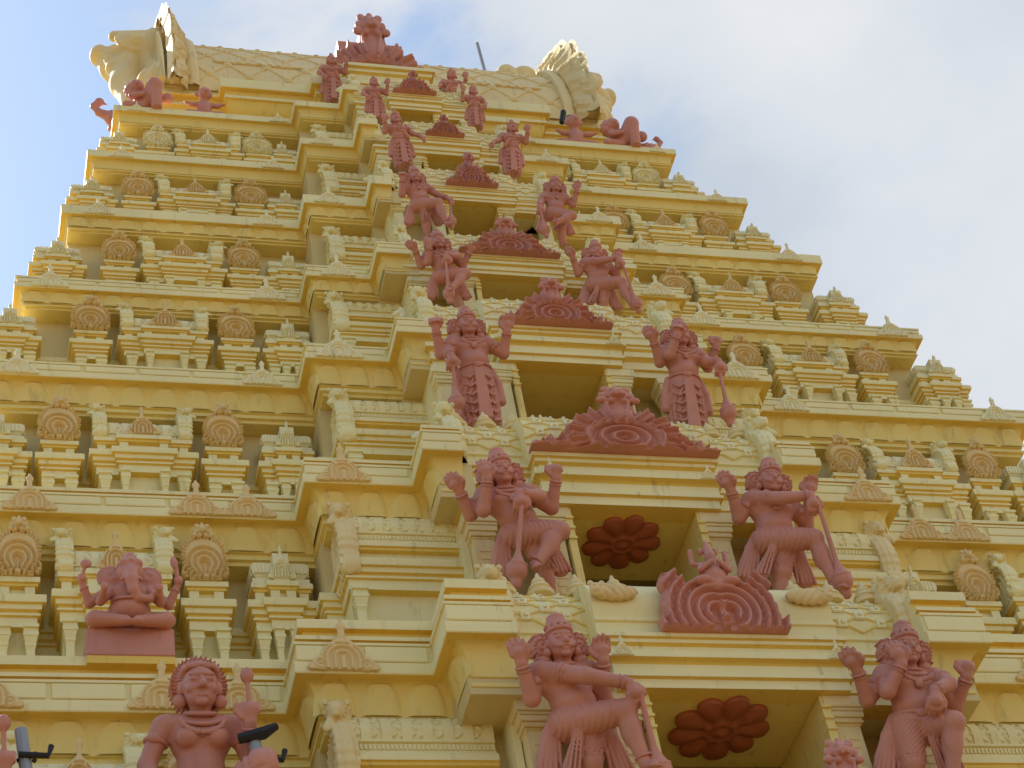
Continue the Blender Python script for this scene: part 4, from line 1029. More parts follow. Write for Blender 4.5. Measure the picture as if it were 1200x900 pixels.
        def robe(x, y, z):
            t = np.clip((0.50-z)/0.46, 0, 1); rx = 0.112+0.022*np.sin(t*3.0)+0.012*t; ry = 0.088+0.014*t
            th = np.arctan2(y/ry, x/rx); q = np.sqrt((x/rx)**2+(y/ry)**2)
            fold = 0.010*np.cos(th*17+3*np.sin(z*9))*np.clip(t*2.2, 0, 1)+0.003*np.sin(z*95+6*np.abs(x)*22)*(np.abs(x) > 0.03)*(t > 0.1)
            return np.maximum((q-1)*0.088+fold*0.75, np.maximum(z-0.52, 0.030-z)*1.0)*0.8
        C.fn((-0.2, -0.2, -0.02), (0.2, 0.2, 0.56), robe)
        for j in range(-2, 3): C.cap((j*0.013, -0.094, 0.49), (j*0.020, -0.122, 0.045), 0.0085, 0.013, 0.004)
        for i in range(5):
            zz = 0.42-0.075*i
            for sx in (-1, 1): C.curve([(sx*0.035, -0.098-0.005*i, zz), (sx*0.075, -0.094-0.004*i, zz-0.030), (sx*0.115, -0.060, zz+0.01)], [0.007, 0.010, 0.006], 0.004)
        for sx in (-1, 1):
            C.curve([(sx*0.125, 0.0, 0.50), (sx*0.155, -0.005, 0.38), (sx*0.165, 0.0, 0.24)], [0.022, 0.032, 0.036], 0.01, flat=None)
            B.cap((sx*0.055, -0.02, 0.03), (sx*0.075, -0.115, 0.018), 0.030, 0.024, 0.01); B.cap((sx*0.05, 0, 0.12), (sx*0.055, 0, 0.03), 0.03, 0.03, 0.01)
            for i in range(5): B.cap((sx*0.075+(i-2)*0.011, -0.115, 0.012), (sx*0.078+(i-2)*0.012, -0.140, 0.010), 0.0075, 0.0065, 0.003)
        if not male:   # sari end over the shoulder
            C.curve([(0.10, -0.075, 0.50), (0.04, -0.105, 0.60), (-0.04, -0.11, 0.615)], [0.03, 0.03, 0.02], 0.01)
    # belt, sash knot, necklaces
    J.tor((0, -0.004, 0.505), 0.100, 0.013, (0, 0.10, 1), 0.004, sc=(1.12, 0.90)); J.tor((0, -0.004, 0.530), 0.100, 0.008, (0, 0.05, 1), 0.004, sc=(1.05, 0.86))
    J.ell((0, -0.100, 0.500), (0.032, 0.018, 0.026), 0.006)
    for (rr, r2, zz, yy, tl) in ((0.058, 0.011, 0.770, -0.010, 0.35), (0.080, 0.012, 0.752, -0.018, 0.55)): J.tor((lean*1.1, yy, zz), rr, r2, (0, -tl, 1), 0.004)
    for i in range(9):
        a = math.pi*(0.15+0.7*i/8); J.ell((lean+0.088*math.cos(a), -0.085-0.012*math.sin(a), 0.742-0.062*math.sin(a)), (0.014, 0.011, 0.015), 0.004)
    J.ell((lean, -0.105, 0.655), (0.024, 0.012, 0.024), 0.005)
    # crown and hair (modelled round the origin of the head, then enlarged with it)
    x, y, z = 0.0, 0.0, 0.0; K = SDF((-0.20, -0.12, -0.16), (0.20, 0.14, 0.18), h/1.16)
    if pose.get('hair', 'crown') == 'crown':
        K.tor((x, y+0.004, z+0.046), 0.053, 0.0085, (0, 0.2, 1), 0.004, sc=(1.0, 1.06)); K.cap((x, y+0.008, z+0.045), (x, y+0.012, z+0.085), 0.053, 0.047, 0.01)
        K.tor((x, y+0.011, z+0.078), 0.050, 0.007, (0, 0.1, 1), 0.004); K.cap((x, y+0.012, z+0.085), (x, y+0.014, z+0.115), 0.044, 0.034, 0.006); K.tor((x, y+0.014, z+0.120), 0.030, 0.010, (0, 0.1, 1), 0.004)
        for i in range(5): K.ell((x+0.05*math.cos(math.pi*(0.15+0.175*i)+math.pi), y-0.05*math.sin(math.pi*(0.15+0.175*i)), z+0.066), (0.010, 0.009, 0.018), 0.003)
    else:
        K.cap((x, y+0.012, z+0.045), (x, y+0.018, z+0.085), 0.056, 0.034, 0.02); K.ell((x, y+0.02, z+0.115), (0.030, 0.030, 0.032), 0.01); K.tor((x, y+0.006, z+0.044), 0.056, 0.009, (0, 0.2, 1), 0.004)
    if pose.get('curls', True):
        def ring(sx):
            K.ell((x+sx*0.080, y+0.030, z-0.010), (0.048, 0.040, 0.068), 0.01, bumpf=lambda X, Y, Z: 0.006*np.cos(np.sqrt(X*X+Z*Z)*260)+0.004*np.cos(np.arctan2(Z, X)*14))
            K.ell((x+sx*0.075, y+0.020, z-0.075), (0.030, 0.028, 0.030), 0.008)
        ring(-1); ring(1)
    for sx in (-1, 1): K.ell((x+sx*0.064, y-0.006, z-0.042), (0.017, 0.017, 0.020), 0.003)
    K.ell((x, y+0.035, z), (0.060, 0.045, 0.075), 0.01)
    root = obj(root_name, None, None, loc, rot, (H*1.04*(-1 if mirror else 1), H*1.06, H))
    tag(root, label, cat, group)
    obj('body', B.mesh('body', 'terracotta'), root); obj('drapery', C.mesh('drapery', 'terracotta'), root); tag(obj('jewellery', J.mesh('jewellery', 'terracotta'), root), kind='stuff')
    obj('headdress', K.mesh('headdress', 'terracotta'), root, tuple(hd), (0, 0, 0), (1.16, 1.16, 1.16))
    if 'mace' in pose:
        a, b2 = V3(*pose['mace'][0]), V3(*pose['mace'][1]); d = (b2-a)/np.linalg.norm(b2-a)
        lo = np.minimum(a, b2)-0.10; hi = np.maximum(a, b2)+0.10; G = SDF(lo, hi, h)
        G.cap(a-d*0.03, b2-d*0.12, 0.0125, 0.017, 0.005); G.ell(a-d*0.03, (0.019,)*3, 0.005)
        G.cap(b2-d*0.17, b2-d*0.10, 0.022, 0.052, 0.01); G.ell(b2-d*0.065, (0.062, 0.062, 0.062), 0.02); G.tor(b2-d*0.10, 0.055, 0.008, d, 0.004); G.cap(b2-d*0.02, b2+d*0.02, 0.036, 0.030, 0.01)
        obj('mace', G.mesh('mace', 'terracotta'), root)
    return root

UP, DN = (0, -0.15, 1), (0, -0.25, -1)
SL, SR = (-0.132, 0.0, 0.738), (0.132, 0.0, 0.738)
LEGS_CROSS = [((0.055, 0.0, 0.455), (0.060, -0.05, 0.25), (0.085, 0.0, 0.045), (0.35, -1, 0)), ((-0.050, -0.02, 0.455), (0.155, -0.17, 0.395), (-0.045, -0.205, 0.175), (-0.35, -1, -0.1))]
LEGS_OUT = [((0.040, 0.02, 0.455), (0.020, -0.03, 0.25), (0.02, 0.0, 0.045), (0.2, -1, 0)), ((-0.060, -0.02, 0.455), (0.185, -0.16, 0.435), (0.285, -0.19, 0.135), (0.45, -1, -0.25))]
P_cross = dict(dress='short', lean=-0.055, look=0.01, flap=0.045, legs=LEGS_CROSS, mace=((-0.045, -0.215, 0.60), (-0.185, -0.215, 0.075)), arms=[
    (SL, (-0.245, 0.02, 0.625), (-0.315, -0.06, 0.735), (-0.45, -0.3, 0.8), (0.6, -0.6, 0.2), 'open'),
    (SL, (-0.200, -0.08, 0.600), (-0.175, -0.15, 0.765), (0, -0.1, 1), (1, 0, 0), 'open'),
    (SR, (0.245, 0.0, 0.625), (0.270, -0.09, 0.775), (0.1, -0.2, 1), (-1, 0, 0), 'fist'),
    ((0.12, -0.03, 0.73), (0.125, -0.15, 0.635), (-0.015, -0.205, 0.640), (-0.15, -0.1, -1), (1, 0, 0), 'grip')])
P_out = dict(dress='short', lean=-0.01, look=0.0, flap=-0.05, legs=LEGS_OUT, mace=((0.195, -0.235, 0.64), (0.335, -0.215, 0.075)), arms=[
    (SL, (-0.205, 0.0, 0.605), (-0.275, -0.08, 0.745), (-0.55, -0.3, 0.75), (0.6, -0.6, 0.2), 'open'),
    ((-0.12, -0.03, 0.735), (0.010, -0.165, 0.685), (0.160, -0.225, 0.690), (0.25, -0.15, -1), (1, 0, 0), 'grip'),
    (SR, (0.225, 0.02, 0.610), (0.215, -0.08, 0.765), (0.05, -0.2, 1), (-1, 0, 0), 'open')])
P_low = dict(dress='short', lean=-0.03, look=0.01, flap=-0.04, legs=[LEGS_OUT[0], ((-0.060, -0.02, 0.455), (0.175, -0.17, 0.455), (0.225, -0.19, 0.19), (0.3, -1, -0.2))], arms=[
    (SL, (-0.195, -0.03, 0.59), (-0.245, -0.10, 0.745), (-0.2, -0.2, 1), (1, -0.3, 0), 'open'),
    ((-0.12, -0.035, 0.73), (0.04, -0.175, 0.64), (0.215, -0.225, 0.575), (0.35, -0.15, -1), (1, 0, 0), 'down'),
    (SR, (0.185, 0.03, 0.60), (0.165, -0.09, 0.745), (0, -0.1, 1), (-1, 0, 0), 'open')], mace=((0.25, -0.225, 0.50), (0.29, -0.2, 0.06)))
P_multi = dict(dress='short', lean=0.0, look=-0.01, flap=0.05, legs=[((-0.05, 0.0, 0.455), (-0.055, -0.04, 0.25), (-0.06, 0.0, 0.045), (-0.2, -1, 0)), ((0.055, -0.02, 0.455), (0.115, -0.18, 0.425), (0.09, -0.15, 0.15), (0.2, -1, -0.1))], arms=[
    (SL, (-0.235, 0.0, 0.595), (-0.305, -0.08, 0.715), (-0.6, -0.35, 0.75), (0.6, -0.6, 0.2), 'open'),
    (SL, (-0.170, -0.10, 0.605), (-0.110, -0.165, 0.725), (-0.25, -0.1, 1), (1, 0, 0), 'open'),
    (SR, (0.235, 0.02, 0.590), (0.270, -0.08, 0.715), (0.1, -0.2, 1), (-1, 0, 0), 'fist'),
    ((0.125, -0.035, 0.72), (0.130, -0.16, 0.64), (0.025, -0.215, 0.575), (-0.15, -0.1, -1), (1, 0, 0), 'down')])
P_wide = dict(dress='short', lean=-0.02, look=0.0, flap=0.05, legs=LEGS_CROSS, mace=((-0.04, -0.21, 0.57), (-0.07, -0.2, 0.06)), arms=[
    (SL, (-0.225, 0.0, 0.600), (-0.290, -0.08, 0.735), (-0.6, -0.3, 0.7), (0.6, -0.6, 0.2), 'open'),
    (SL, (-0.175, -0.07, 0.600), (-0.160, -0.14, 0.735), (0, -0.1, 1), (1, 0, 0), 'open'),
    (SR, (0.215, 0.0, 0.600), (0.280, -0.08, 0.715), (0.6, -0.3, 0.7), (-0.6, -0.6, 0.2), 'open'),
    ((0.12, -0.03, 0.72), (0.13, -0.15, 0.62), (-0.01, -0.205, 0.605), (-0.15, -0.1, -1), (1, 0, 0), 'grip')])
P_robe = dict(dress='long', lean=-0.015, look=0.0, mace=((-0.195, -0.12, 0.52), (-0.205, -0.11, 0.09)), arms=[
    (SL, (-0.225, 0.01, 0.640), (-0.265, -0.07, 0.800), (-0.1, -0.2, 1), (1, -0.2, 0), 'fist'),
    ((-0.12, -0.02, 0.735), (-0.185, -0.05, 0.62), (-0.195, -0.12, 0.560), (0, -0.2, -1), (1, 0, 0), 'grip'),
    (SR, (0.235, -0.02, 0.635), (0.255, -0.10, 0.775), (0.2, -0.2, 1), (-1, 0, 0), 'open')])
P_robe2 = dict(dress='long', lean=0.0, look=0.0, mace=((0.225, -0.15, 0.55), (0.275, -0.12, 0.10)), arms=[
    (SL, (-0.175, -0.02, 0.635), (-0.235, -0.10, 0.765), (-0.5, -0.3, 0.8), (0.6, -0.6, 0.2), 'open'),
    (SL, (-0.135, -0.12, 0.645), (-0.085, -0.19, 0.770), (0, -0.1, 1), (1, 0, 0), 'fist'),
    (SR, (0.215, 0.03, 0.650), (0.270, -0.04, 0.790), (0.15, -0.2, 1), (-1, 0, 0), 'fist'),
    ((0.125, -0.02, 0.73), (0.160, -0.09, 0.620), (0.225, -0.15, 0.600), (0.1, -0.2, -1), (1, 0, 0), 'grip')])
P_two = dict(dress='short', lean=-0.02, look=0.0, flap=0.0, legs=[LEGS_OUT[0], ((-0.055, -0.02, 0.455), (0.155, -0.17, 0.40), (0.21, -0.19, 0.10), (0.4, -1, -0.2))], arms=[
    (SL, (-0.205, -0.03, 0.610), (-0.205, -0.12, 0.765), (0, -0.2, 1), (1, 0, 0), 'fist'),
    (SR, (0.205, -0.05, 0.610), (0.300, -0.13, 0.500), (0.6, -0.3, -0.7), (1, 0.5, 0), 'down')], mace=((0.31, -0.16, 0.42), (0.27, -0.17, 0.06)))
P_two_r = dict(dress='short', lean=0.02, look=0.0, flap=0.0, legs=[LEGS_CROSS[0], ((-0.050, -0.02, 0.455), (0.165, -0.17, 0.355), (-0.055, -0.205, 0.205), (-0.5, -1, 0.1))], arms=[
    (SL, (-0.185, -0.04, 0.600), (-0.215, -0.12, 0.490), (-0.1, -0.2, -1), (1, 0, 0), 'down'),
    (SR, (0.215, -0.04, 0.610), (0.250, -0.13, 0.765), (0.1, -0.2, 1), (-1, 0, 0), 'open')], mace=((-0.215, -0.15, 0.42), (-0.16, -0.14, 0.06)))
P_sari = dict(dress='long', male=False, lean=-0.02, look=0.0, hair='bun', curls=False, arms=[
    (SL, (-0.205, -0.04, 0.625), (-0.215, -0.14, 0.745), (0, -0.2, 1), (1, 0, 0), 'open'),
    (SR, (0.200, -0.03, 0.615), (0.285, -0.11, 0.520), (0.5, -0.3, -0.7), (1, 0.5, 0), 'down')])
P_sari2 = dict(dress='long', male=False, lean=0.0, look=0.0, hair='bun', curls=False, arms=[
    (SL, (-0.205, -0.03, 0.610), (-0.175, -0.12, 0.510), (0.3, -0.3, -0.8), (1, 0, 0), 'down'),
    (SR, (0.215, -0.04, 0.635), (0.225, -0.13, 0.765), (0, -0.2, 1), (-1, 0, 0), 'open')])
GG = 'terracotta guardian statues beside the doorways'
def place(pose, x, y, z, H, label, ry=0, mirror=False, res=150, nm='guardian_statue', cat='statue'):
    figure(nm, label, cat, GG, (x, y+0.06*H, z), H, pose, res, (R(16), R(ry), 0), mirror, nm)
place(P_low, -2.42, 23.30, 15.62, 2.74, 'largest terracotta guardian at the bottom left of the lower lotus doorway, long arm across body', -4, res=165)
place(P_multi, 2.36, 23.30, 15.62, 2.74, 'terracotta guardian with moustache at the bottom right beside the lower lotus doorway', 3, res=165)
place(P_cross, -2.00, 25.00, 20.50, 2.60, 'terracotta guardian left of the upper lotus doorway, crossed leg resting on a mace', -7, res=165)
place(P_out, 1.92, 25.00, 20.50, 2.60, 'terracotta guardian right of the upper lotus doorway, foot out on a mace', 5, res=165)
place(P_robe, -1.85, 26.50, 25.60, 2.36, 'robed terracotta guardian with raised fist, left of the third doorway from below', -3)
place(P_robe2, 1.95, 26.50, 25.62, 2.36, 'robed four-armed terracotta guardian, right of the third doorway from below', 1)
place(P_wide, -1.42, 28.35, 30.42, 1.86, 'terracotta guardian with arms spread wide, left of the fourth doorway from below', -5, res=125)
place(P_out, 1.62, 28.35, 30.42, 1.86, 'terracotta guardian leaning on a club, right of the fourth doorway from below', 2, res=125)
place(P_two, -1.34, 29.35, 33.76, 1.72, 'terracotta guardian with one fist raised, left of the fifth doorway from below', -5, res=115)
place(P_two_r, 1.48, 29.35, 33.78, 1.72, 'terracotta guardian with bent leg and right hand raised, right of the fifth doorway from below', 2, res=115)
place(P_sari, -1.20, 30.50, 37.36, 1.52, 'terracotta woman in a sari, left of the sixth doorway from below', -4, res=105, nm='woman_statue')
place(P_sari, 1.30, 30.50, 37.36, 1.52, 'terracotta woman in a sari, right of the sixth doorway from below', 2, True, 105, 'woman_statue')
place(P_sari2, -1.24, 31.95, 40.78, 1.30, 'terracotta woman left of the topmost small doorway', 0, res=100, nm='woman_statue')
place(P_sari2, 1.22, 31.95, 40.78, 1.30, 'terracotta woman right of the topmost small doorway', 0, True, 100, 'woman_statue')
place(P_sari2, -1.60, 34.20, 44.25, 1.55, 'terracotta woman standing left of the roof crest', 0, res=100, nm='woman_statue')
place(P_sari, 1.58, 34.33, 44.25, 1.55, 'terracotta woman mostly hidden behind the topmost crest, right of it', 0, True, 100, 'woman_statue')

# ------------------------------------------------------------------ other figures
def elephant_god():
    x0, y0, z0 = -8.19, 25.25, 19.36
    root = obj('elephant_statue', None, None, (x0, y0, z0), (0, 0, 0), (0.86, 0.9, 0.82)); tag(root, 'seated four-armed terracotta elephant-headed statue on a pink block, left side', 'statue')
    b = MB(); b.box(-0.72, 0.72, -0.22, 0.75, 0.0, 0.60, 0.02); obj('block', b.mesh('block', 'terracotta'), root)
    b = MB(); b.box(-0.72, 0.72, -0.20, 0.75, -0.16, -0.002); obj('ledge', b.mesh('ledge', 'yellow'), root)
    S = SDF((-0.95, -0.75, 0.30), (0.95, 0.55, 2.45), 0.0165)
    T = 16; ct, sn = math.cos(R(T)), math.sin(R(T))
    def q(x, y, z): return (x, y*ct-(z-0.6)*sn, 0.6+y*sn+(z-0.6)*ct)
    S.ell(q(0, 0, 1.02), (0.36, 0.32, 0.32), 0.06); S.ell(q(0, 0.02, 1.36), (0.34, 0.25, 0.25), 0.08)
    S.ell(q(0, -0.12, 1.02), (0.30, 0.26, 0.25), 0.05)
    for s in (-1, 1):   # folded legs
        S.cap(q(s*0.18, -0.02, 0.82), q(s*0.60, -0.22, 0.80), 0.19, 0.15, 0.05, fold=(0.008, 30, 0.2)); S.cap(q(s*0.60, -0.24, 0.78), q(s*0.10, -0.42, 0.70), 0.13, 0.09, 0.04)
        S.ell(q(s*0.02+s*0.06, -0.46, 0.66), (0.11, 0.08, 0.06), 0.02)
    S.ell(q(0, -0.06, 1.72), (0.24, 0.23, 0.24), 0.04)
    for s in (-1, 1):
        S.ell(q(s*0.32, 0.02, 1.70), (0.22, 0.05, 0.24), 0.02, bumpf=lambda x, y, z: 0.012*np.cos(40*np.sqrt(x*x+z*z)))
        S.ell(q(s*0.11, -0.27, 1.74), (0.035, 0.03, 0.022), 0.008); S.cap(q(s*0.12, -0.26, 1.58), q(s*0.17, -0.38, 1.48), 0.035, 0.022, 0.01)
        S.ell(q(s*0.10, -0.16, 1.88), (0.11, 0.10, 0.09), 0.03)
    S.curve([q(0, -0.26, 1.66), q(0.0, -0.36, 1.48), q(0.03, -0.38, 1.28), q(0.12, -0.36, 1.14), q(0.30, -0.34, 1.14), q(0.36, -0.34, 1.22)], [0.13, 0.11, 0.095, 0.08, 0.065, 0.05], 0.03)
    S.cap(q(0, -0.02, 1.92), q(0, 0.0, 2.02), 0.19, 0.13, 0.02); S.tor(q(0, -0.03, 1.91), 0.19, 0.028, (0, -0.2, 1), 0.01); S.ell(q(0, 0, 2.10), (0.09, 0.09, 0.07), 0.02)
    for s in (-1, 1):   # arms: raised pair with emblems, lower pair bent forward
        S.cap(q(s*0.33, 0.02, 1.46), q(s*0.66, 0.02, 1.20), 0.10, 0.085, 0.03); S.cap(q(s*0.66, 0.02, 1.20), q(s*0.80, -0.10, 1.52), 0.085, 0.06, 0.02); S.ell(q(s*0.81, -0.13, 1.60), (0.08, 0.07, 0.09), 0.02)
        S.cap(q(s*0.30, -0.05, 1.42), q(s*0.50, -0.20, 1.14), 0.09, 0.08, 0.03); S.cap(q(s*0.50, -0.20, 1.14), q(s*0.46, -0.40, 1.26), 0.075, 0.055, 0.02); S.ell(q(s*0.45, -0.44, 1.31), (0.07, 0.05, 0.08), 0.02)
        S.tor(q(s*0.76, -0.07, 1.43), 0.065, 0.02, (s*0.14, -0.1, 0.3), 0.008)
    S.tor(q(0, -0.10, 1.20), 0.30, 0.025, (0, -0.5, 1), 0.01)
    obj('body', S.mesh('body', 'terracotta'), root)
    S = SDF((-1.05, -0.70, 1.2), (1.05, 0.25, 2.3), 0.0165)
    S.cap(q(-0.81, -0.14, 1.55), q(-0.76, -0.16, 1.80), 0.03, 0.03, 0.01); S.ell(q(-0.74, -0.16, 1.86), (0.10, 0.05, 0.09), 0.02)
    obj('emblem', S.mesh('emblem', 'terracotta'), root)
    S = SDF((-1.05, -0.70, 1.2), (1.05, 0.25, 2.3), 0.0165)
    S.cap(q(0.81, -0.14, 1.55), q(0.74, -0.18, 1.92), 0.035, 0.05, 0.02); S.ell(q(0.72, -0.18, 1.92), (0.06, 0.04, 0.13), 0.02)
    obj('emblem', S.mesh('emblem', 'terracotta'), root)
elephant_god()

def seated_woman():
    H = 2.55; x0, y0, z0 = -7.50, 23.95, 15.55
    root = obj('woman_statue', None, None, (x0, y0, z0), (R(14), 0, 0), (H, H, H)); tag(root, 'large seated terracotta woman with radiating hair at the lower left, cut by the frame', 'statue')
    h = 1/150; B = SDF((-0.46, -0.45, 0.0), (0.46, 0.25, 1.02), h); J = SDF((-0.46, -0.45, 0.0), (0.46, 0.25, 1.02), h); C = SDF((-0.46, -0.45, -0.35), (0.46, 0.25, 0.60), h)
    B.ell((0, 0, 0.24), (0.17, 0.13, 0.13), 0.02); B.ell((0, -0.01, 0.37), (0.125, 0.10, 0.12), 0.05); B.ell((0, 0, 0.52), (0.155, 0.11, 0.12), 0.05)
    for s in (-1, 1): B.ell((s*0.072, -0.085, 0.52), (0.064, 0.058, 0.060), 0.015)
    B.cap((-0.15, 0, 0.62), (0.15, 0, 0.62), 0.055, 0.055, 0.04); B.cap((0, 0, 0.62), (0, -0.02, 0.74), 0.062, 0.052, 0.02)
    face(B, (0, -0.03, 0.81), False, 1.62)
    B.cap((-0.19, 0, 0.61), (-0.27, 0.0, 0.40), 0.058, 0.046, 0.03); B.cap((-0.27, 0.0, 0.40), (-0.22, -0.12, 0.20), 0.046, 0.032, 0.02); hand(B, (-0.22, -0.12, 0.20), (0.3, -0.6, -0.7), (1, 0, 0), 'open', 1.7)
    B.cap((0.19, 0, 0.61), (0.25, -0.05, 0.40), 0.058, 0.046, 0.03); B.cap((0.25, -0.05, 0.40), (0.235, -0.16, 0.57), 0.046, 0.032, 0.02); hand(B, (0.235, -0.16, 0.57), (0.0, -0.1, 1), (-1, 0, 0), 'fist', 1.7)
    B.cap((0.10, -0.05, 0.18), (0.27, -0.28, 0.30), 0.10, 0.075, 0.03); B.cap((0.27, -0.28, 0.30), (0.22, -0.24, 0.02), 0.07, 0.05, 0.02)
    B.cap((-0.10, -0.05, 0.17), (-0.30, -0.28, 0.16), 0.10, 0.078, 0.03); B.cap((-0.30, -0.28, 0.16), (-0.05, -0.32, 0.06), 0.07, 0.05, 0.02)
    C.cap((0.10, -0.05, 0.18), (0.27, -0.285, 0.30), 0.110, 0.084, 0.02, fold=(0.006, 40, 0.2)); C.cap((-0.10, -0.05, 0.17), (-0.29, -0.27, 0.16), 0.110, 0.084, 0.02, fold=(0.006, 40, 0.2)); C.ell((0, 0, 0.22), (0.185, 0.145, 0.13), 0.02)
    C.cap((0.27, -0.285, 0.29), (0.225, -0.245, 0.04), 0.080, 0.075, 0.02, fold=(0.006, 36, 0.2)); C.box((0, 0.0, -0.12), (0.36, 0.20, 0.22), 0.03)
    J.tor((0, -0.01, 0.30), 0.13, 0.018, (0, -0.1, 1), 0.004, sc=(1.05, 0.9)); J.ell((0, -0.125, 0.30), (0.045, 0.02, 0.04), 0.008)
    for rr, zz, t in ((0.075, 0.675, 0.4), (0.105, 0.645, 0.7)): J.tor((0, -0.02, zz), rr, 0.013, (0, -t, 1), 0.004)
    for i in range(11):
        a = math.pi*(0.12+0.76*i/10); J.ell((0.12*math.cos(a), -0.115-0.02*math.sin(a), 0.630-0.10*math.sin(a)), (0.016, 0.012, 0.017), 0.004)
    for s in (-1, 1):
        J.tor((s*0.225, 0.0 if s < 0 else -0.02, 0.52), 0.055, 0.013, (s*0.3, 0, -1), 0.004); J.ell((s*0.235, -0.05, 0.53), (0.035, 0.02, 0.03), 0.006)
        J.ell((s*0.105, -0.03, 0.735), (0.035, 0.030, 0.038), 0.006)
    J.tor((0.238, -0.14, 0.545), 0.036, 0.010, (0, -0.6, 1), 0.003); J.cap((0.235, -0.17, 0.62), (0.225, -0.16, 0.80), 0.012, 0.012, 0.004); J.ell((0.225, -0.16, 0.83), (0.035, 0.03, 0.045), 0.01)
    K = SDF((-0.20, -0.10, 0.64), (0.20, 0.16, 1.06), h)
    def halo(x, y, z):
        zz = z-0.845; r = np.sqrt((x/0.92)**2+zz*zz); th = np.arctan2(zz, x)
        d = np.maximum(r-(0.158+0.006*np.cos(th*38)), np.abs(y-0.055)-(0.055+0.010*np.cos(th*38)*(r > 0.09)+0.010*np.cos(r*110)))
        return d*0.6
    K.fn((-0.2, -0.1, 0.64), (0.2, 0.16, 1.06), halo); K.tor((0, -0.02, 0.890), 0.088, 0.014, (0, 0.35, 1), 0.006); K.ell((0, 0.02, 0.89), (0.095, 0.09, 0.085), 0.02)
    for i in range(7): K.ell((0.09*math.cos(math.pi*(0.1+0.133*i)), -0.02-0.085*math.sin(math.pi*(0.1+0.133*i)), 0.915), (0.014, 0.012, 0.02), 0.004)
    obj('body', B.mesh('body', 'terracotta'), root); obj('drapery', C.mesh('drapery', 'terracotta'), root); tag(obj('jewellery', J.mesh('jewellery', 'terracotta'), root), kind='stuff'); obj('headdress', K.mesh('headdress', 'terracotta'), root)
    return root
sw = seated_woman()
c = sw.copy(); COL.objects.link(c); c.location = (-10.60, 23.9, 14.72); c['label'] = 'terracotta figure whose raised hand alone shows at the lower left frame edge'
for ch in list(sw.children):
    d = ch.copy(); COL.objects.link(d); d.parent = c
b = MB(); b.box(-8.55, -6.45, 23.55, 24.75, ZC[0]+0.9, 15.62, 0.03); tp('pedestal', b.mesh('pedestal', 'cream'))
b = MB(); b.box(-11.7, -9.6, 23.55, 24.75, ZC[0]+0.9, 14.78, 0.03); tp('pedestal', b.mesh('pedestal', 'cream'))
b = MB(); b.box(-2.1, 2.1, 21.05, 23.4, 11.5, 13.78, 0.03); tp('slab', b.mesh('slab', 'cream'))
tp('crest', ME['crest'], None, (0.05, 21.12, 13.78), scale=(2.3, 1.7, 2.15))

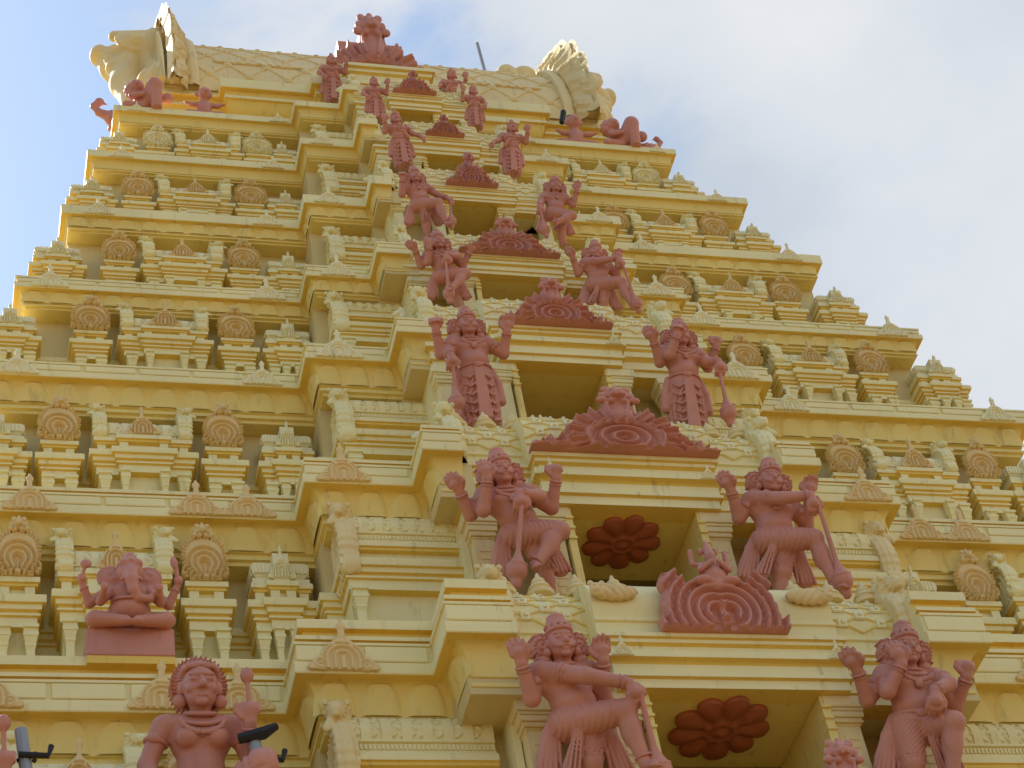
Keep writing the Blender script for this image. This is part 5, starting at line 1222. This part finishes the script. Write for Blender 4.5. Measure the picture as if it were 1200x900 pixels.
def squat_figure(kind, x, y, z, s, label, mirror=False, name='kneeling_statue'):
    S = SDF((-0.85, -0.6, -0.02), (0.85, 0.5, 1.15), 0.024)
    if kind == 'knee':     # crouching figure, big raised knee towards the viewer
        S.ell((0, 0.05, 0.42), (0.30, 0.28, 0.36), 0.06); S.cap((-0.05, 0, 0.25), (0.20, -0.34, 0.70), 0.20, 0.19, 0.05); S.cap((0.20, -0.34, 0.70), (0.25, -0.26, 0.05), 0.19, 0.14, 0.05)
        S.ell((-0.22, -0.05, 0.86), (0.20, 0.20, 0.21), 0.04); S.ell((-0.32, 0.02, 0.80), (0.20, 0.18, 0.26), 0.03, bumpf=lambda a, b_, c: 0.02*np.sin(34*c)*np.cos(30*a))
        S.cap((-0.25, -0.05, 0.62), (-0.36, -0.22, 0.40), 0.10, 0.08, 0.03); S.cap((-0.36, -0.22, 0.40), (-0.10, -0.36, 0.36), 0.08, 0.06, 0.02)
        S.cap((0.22, 0, 0.60), (0.52, -0.05, 0.50), 0.11, 0.10, 0.03); S.ell((0.55, -0.05, 0.55), (0.15, 0.14, 0.15), 0.04); S.cap((-0.1, -0.1, 0.15), (-0.5, -0.2, 0.10), 0.14, 0.10, 0.04)
        for sx in (-1, 1): S.ell((-0.22+sx*0.06, -0.24, 0.88), (0.03,)*3, 0.006)
        S.ell((-0.22, -0.25, 0.82), (0.035, 0.05, 0.04), 0.01)
    elif kind == 'fly':    # figure rising with arms and legs spread
        S.ell((0, 0, 0.32), (0.20, 0.18, 0.30), 0.05); S.ell((0.02, -0.10, 0.80), (0.18, 0.18, 0.20), 0.03); S.cap((0, 0, 0.5), (0.02, -0.05, 0.72), 0.11, 0.09, 0.04)
        for sx in (-1, 1):
            S.curve([(sx*0.14, 0, 0.48), (sx*0.36, -0.08, 0.40), (sx*0.52, -0.12, 0.44)], [0.085, 0.065, 0.04], 0.02); S.curve([(sx*0.10, 0, 0.12), (sx*0.42, -0.05, 0.10), (sx*0.74, -0.02, 0.07)], [0.13, 0.10, 0.06], 0.04)
            S.ell((0.02+sx*0.07, -0.26, 0.83), (0.03,)*3, 0.006); S.ell((sx*0.19, 0, 0.86), (0.06, 0.05, 0.09), 0.02); S.ell((0.02+sx*0.10, 0, 0.98), (0.07, 0.07, 0.06), 0.02)
        S.ell((0.02, -0.28, 0.76), (0.05, 0.06, 0.05), 0.02)
    else:                  # bird with a curled tail
        S.ell((0.05, 0, 0.42), (0.36, 0.22, 0.24), 0.04, bumpf=lambda a, b_, c: 0.018*np.sin(30*a+20*c)); S.curve([(-0.20, 0, 0.50), (-0.42, 0, 0.60), (-0.55, 0, 0.80), (-0.42, 0, 0.95)], [0.14, 0.10, 0.09, 0.11], 0.04)
        S.ell((-0.40, 0, 0.98), (0.12, 0.10, 0.11), 0.03); S.cap((-0.34, 0, 0.95), (-0.22, 0, 0.90), 0.05, 0.02, 0.02); S.curve([(0.30, 0, 0.46), (0.52, 0, 0.50), (0.66, 0, 0.62)], [0.14, 0.09, 0.03], 0.04)
        for sy in (-1, 1): S.cap((0.05, sy*0.08, 0.3), (0.05, sy*0.08, 0.0), 0.05, 0.05, 0.02)
        S.ell((0.05, 0, 0.06), (0.25, 0.2, 0.08), 0.03)
    o = obj(name, S.mesh(name, 'terracotta'), None, (x, y, z), (R(8), 0, 0), (-s if mirror else s, s, s)); tag(o, label, 'statue', 'terracotta figures crouching on the top cornice')
zt = ZC[7]+0.18
squat_figure('knee', -6.42, 34.02, zt, 0.98, 'crouching terracotta figure with raised knee on the top cornice, left end')
squat_figure('fly', -4.98, 34.0, zt, 0.92, 'terracotta figure with spread limbs on the top cornice, left half')
squat_figure('bird', -7.10, 34.6, zt, 0.95, 'terracotta bird at the outer left corner of the top cornice', name='bird_statue')
squat_figure('fly', 4.62, 34.0, zt, 1.02, 'terracotta figure with spread limbs on the top cornice, right half', True)
squat_figure('knee', 5.88, 34.02, zt, 1.0, 'crouching terracotta figure with raised knee on the top cornice, right end', False)
squat_figure('bird', 6.62, 34.1, zt, 0.66, 'small terracotta bird at the right end of the top cornice', True, 'bird_statue')

# ------------------------------------------------------------------ rods and floodlight poles
b = MB(); b.tube([(0, 0, -0.5), (-0.05, 0, 1.05)], 0.055, 8); o = obj('lightning_rod', b.mesh('lightning_rod', 'metal'), None, (3.36, 36.0, 48.75)); tag(o, 'thin grey rod standing on the roof ridge', 'rod')
b = MB(); b.tube([(0, 0, 0.0), (0.10, -0.05, 0.42)], 0.075, 8); o = obj('flood_lamp', b.mesh('flood_lamp', 'black'), None, (4.52, 34.35, 44.35)); tag(o, 'small black lamp tube behind a figure on the top cornice', 'lamp')
def pole(x, y, z0, z1, lean, label):
    root = obj('lamp_pole', None, None, (x, y, z0)); tag(root, label, 'pole', 'grey poles at the lower left edge')
    b = MB(); b.tube([(0, 0, 0), (lean, 0, z1-z0)], 0.085, 10); obj('tube', b.mesh('tube', 'metal'), root)
    b = MB(); b.tube([(lean*0.75-0.12, -0.10, (z1-z0)*0.86), (lean*0.80+0.26, -0.10, (z1-z0)*0.86-0.02), (lean*0.8+0.30, -0.08, (z1-z0)*0.86+0.14)], 0.04, 7); b.tube([(lean*0.8-0.11, 0, (z1-z0)*0.85), (lean*0.8+0.11, -0.11, (z1-z0)*0.86), (lean*0.8+0.10, 0.08, (z1-z0)*0.87)], 0.035, 6); obj('tape', b.mesh('tape', 'black'), root)
    return root
pole(-9.45, 23.25, 13.65, 16.75, -0.35, 'grey metal pole with black tape at the far lower left corner')
r_ = pole(-6.45, 23.25, 13.65, 16.70, -0.42, 'grey metal pole with black clamp beside the large seated woman')
b = MB(); b.tube([(-0.62, -0.05, 2.96), (-0.30, -0.10, 3.02), (-0.12, -0.12, 3.12)], [0.07, 0.09, 0.05], 7); obj('clamp', b.mesh('clamp', 'black'), r_)
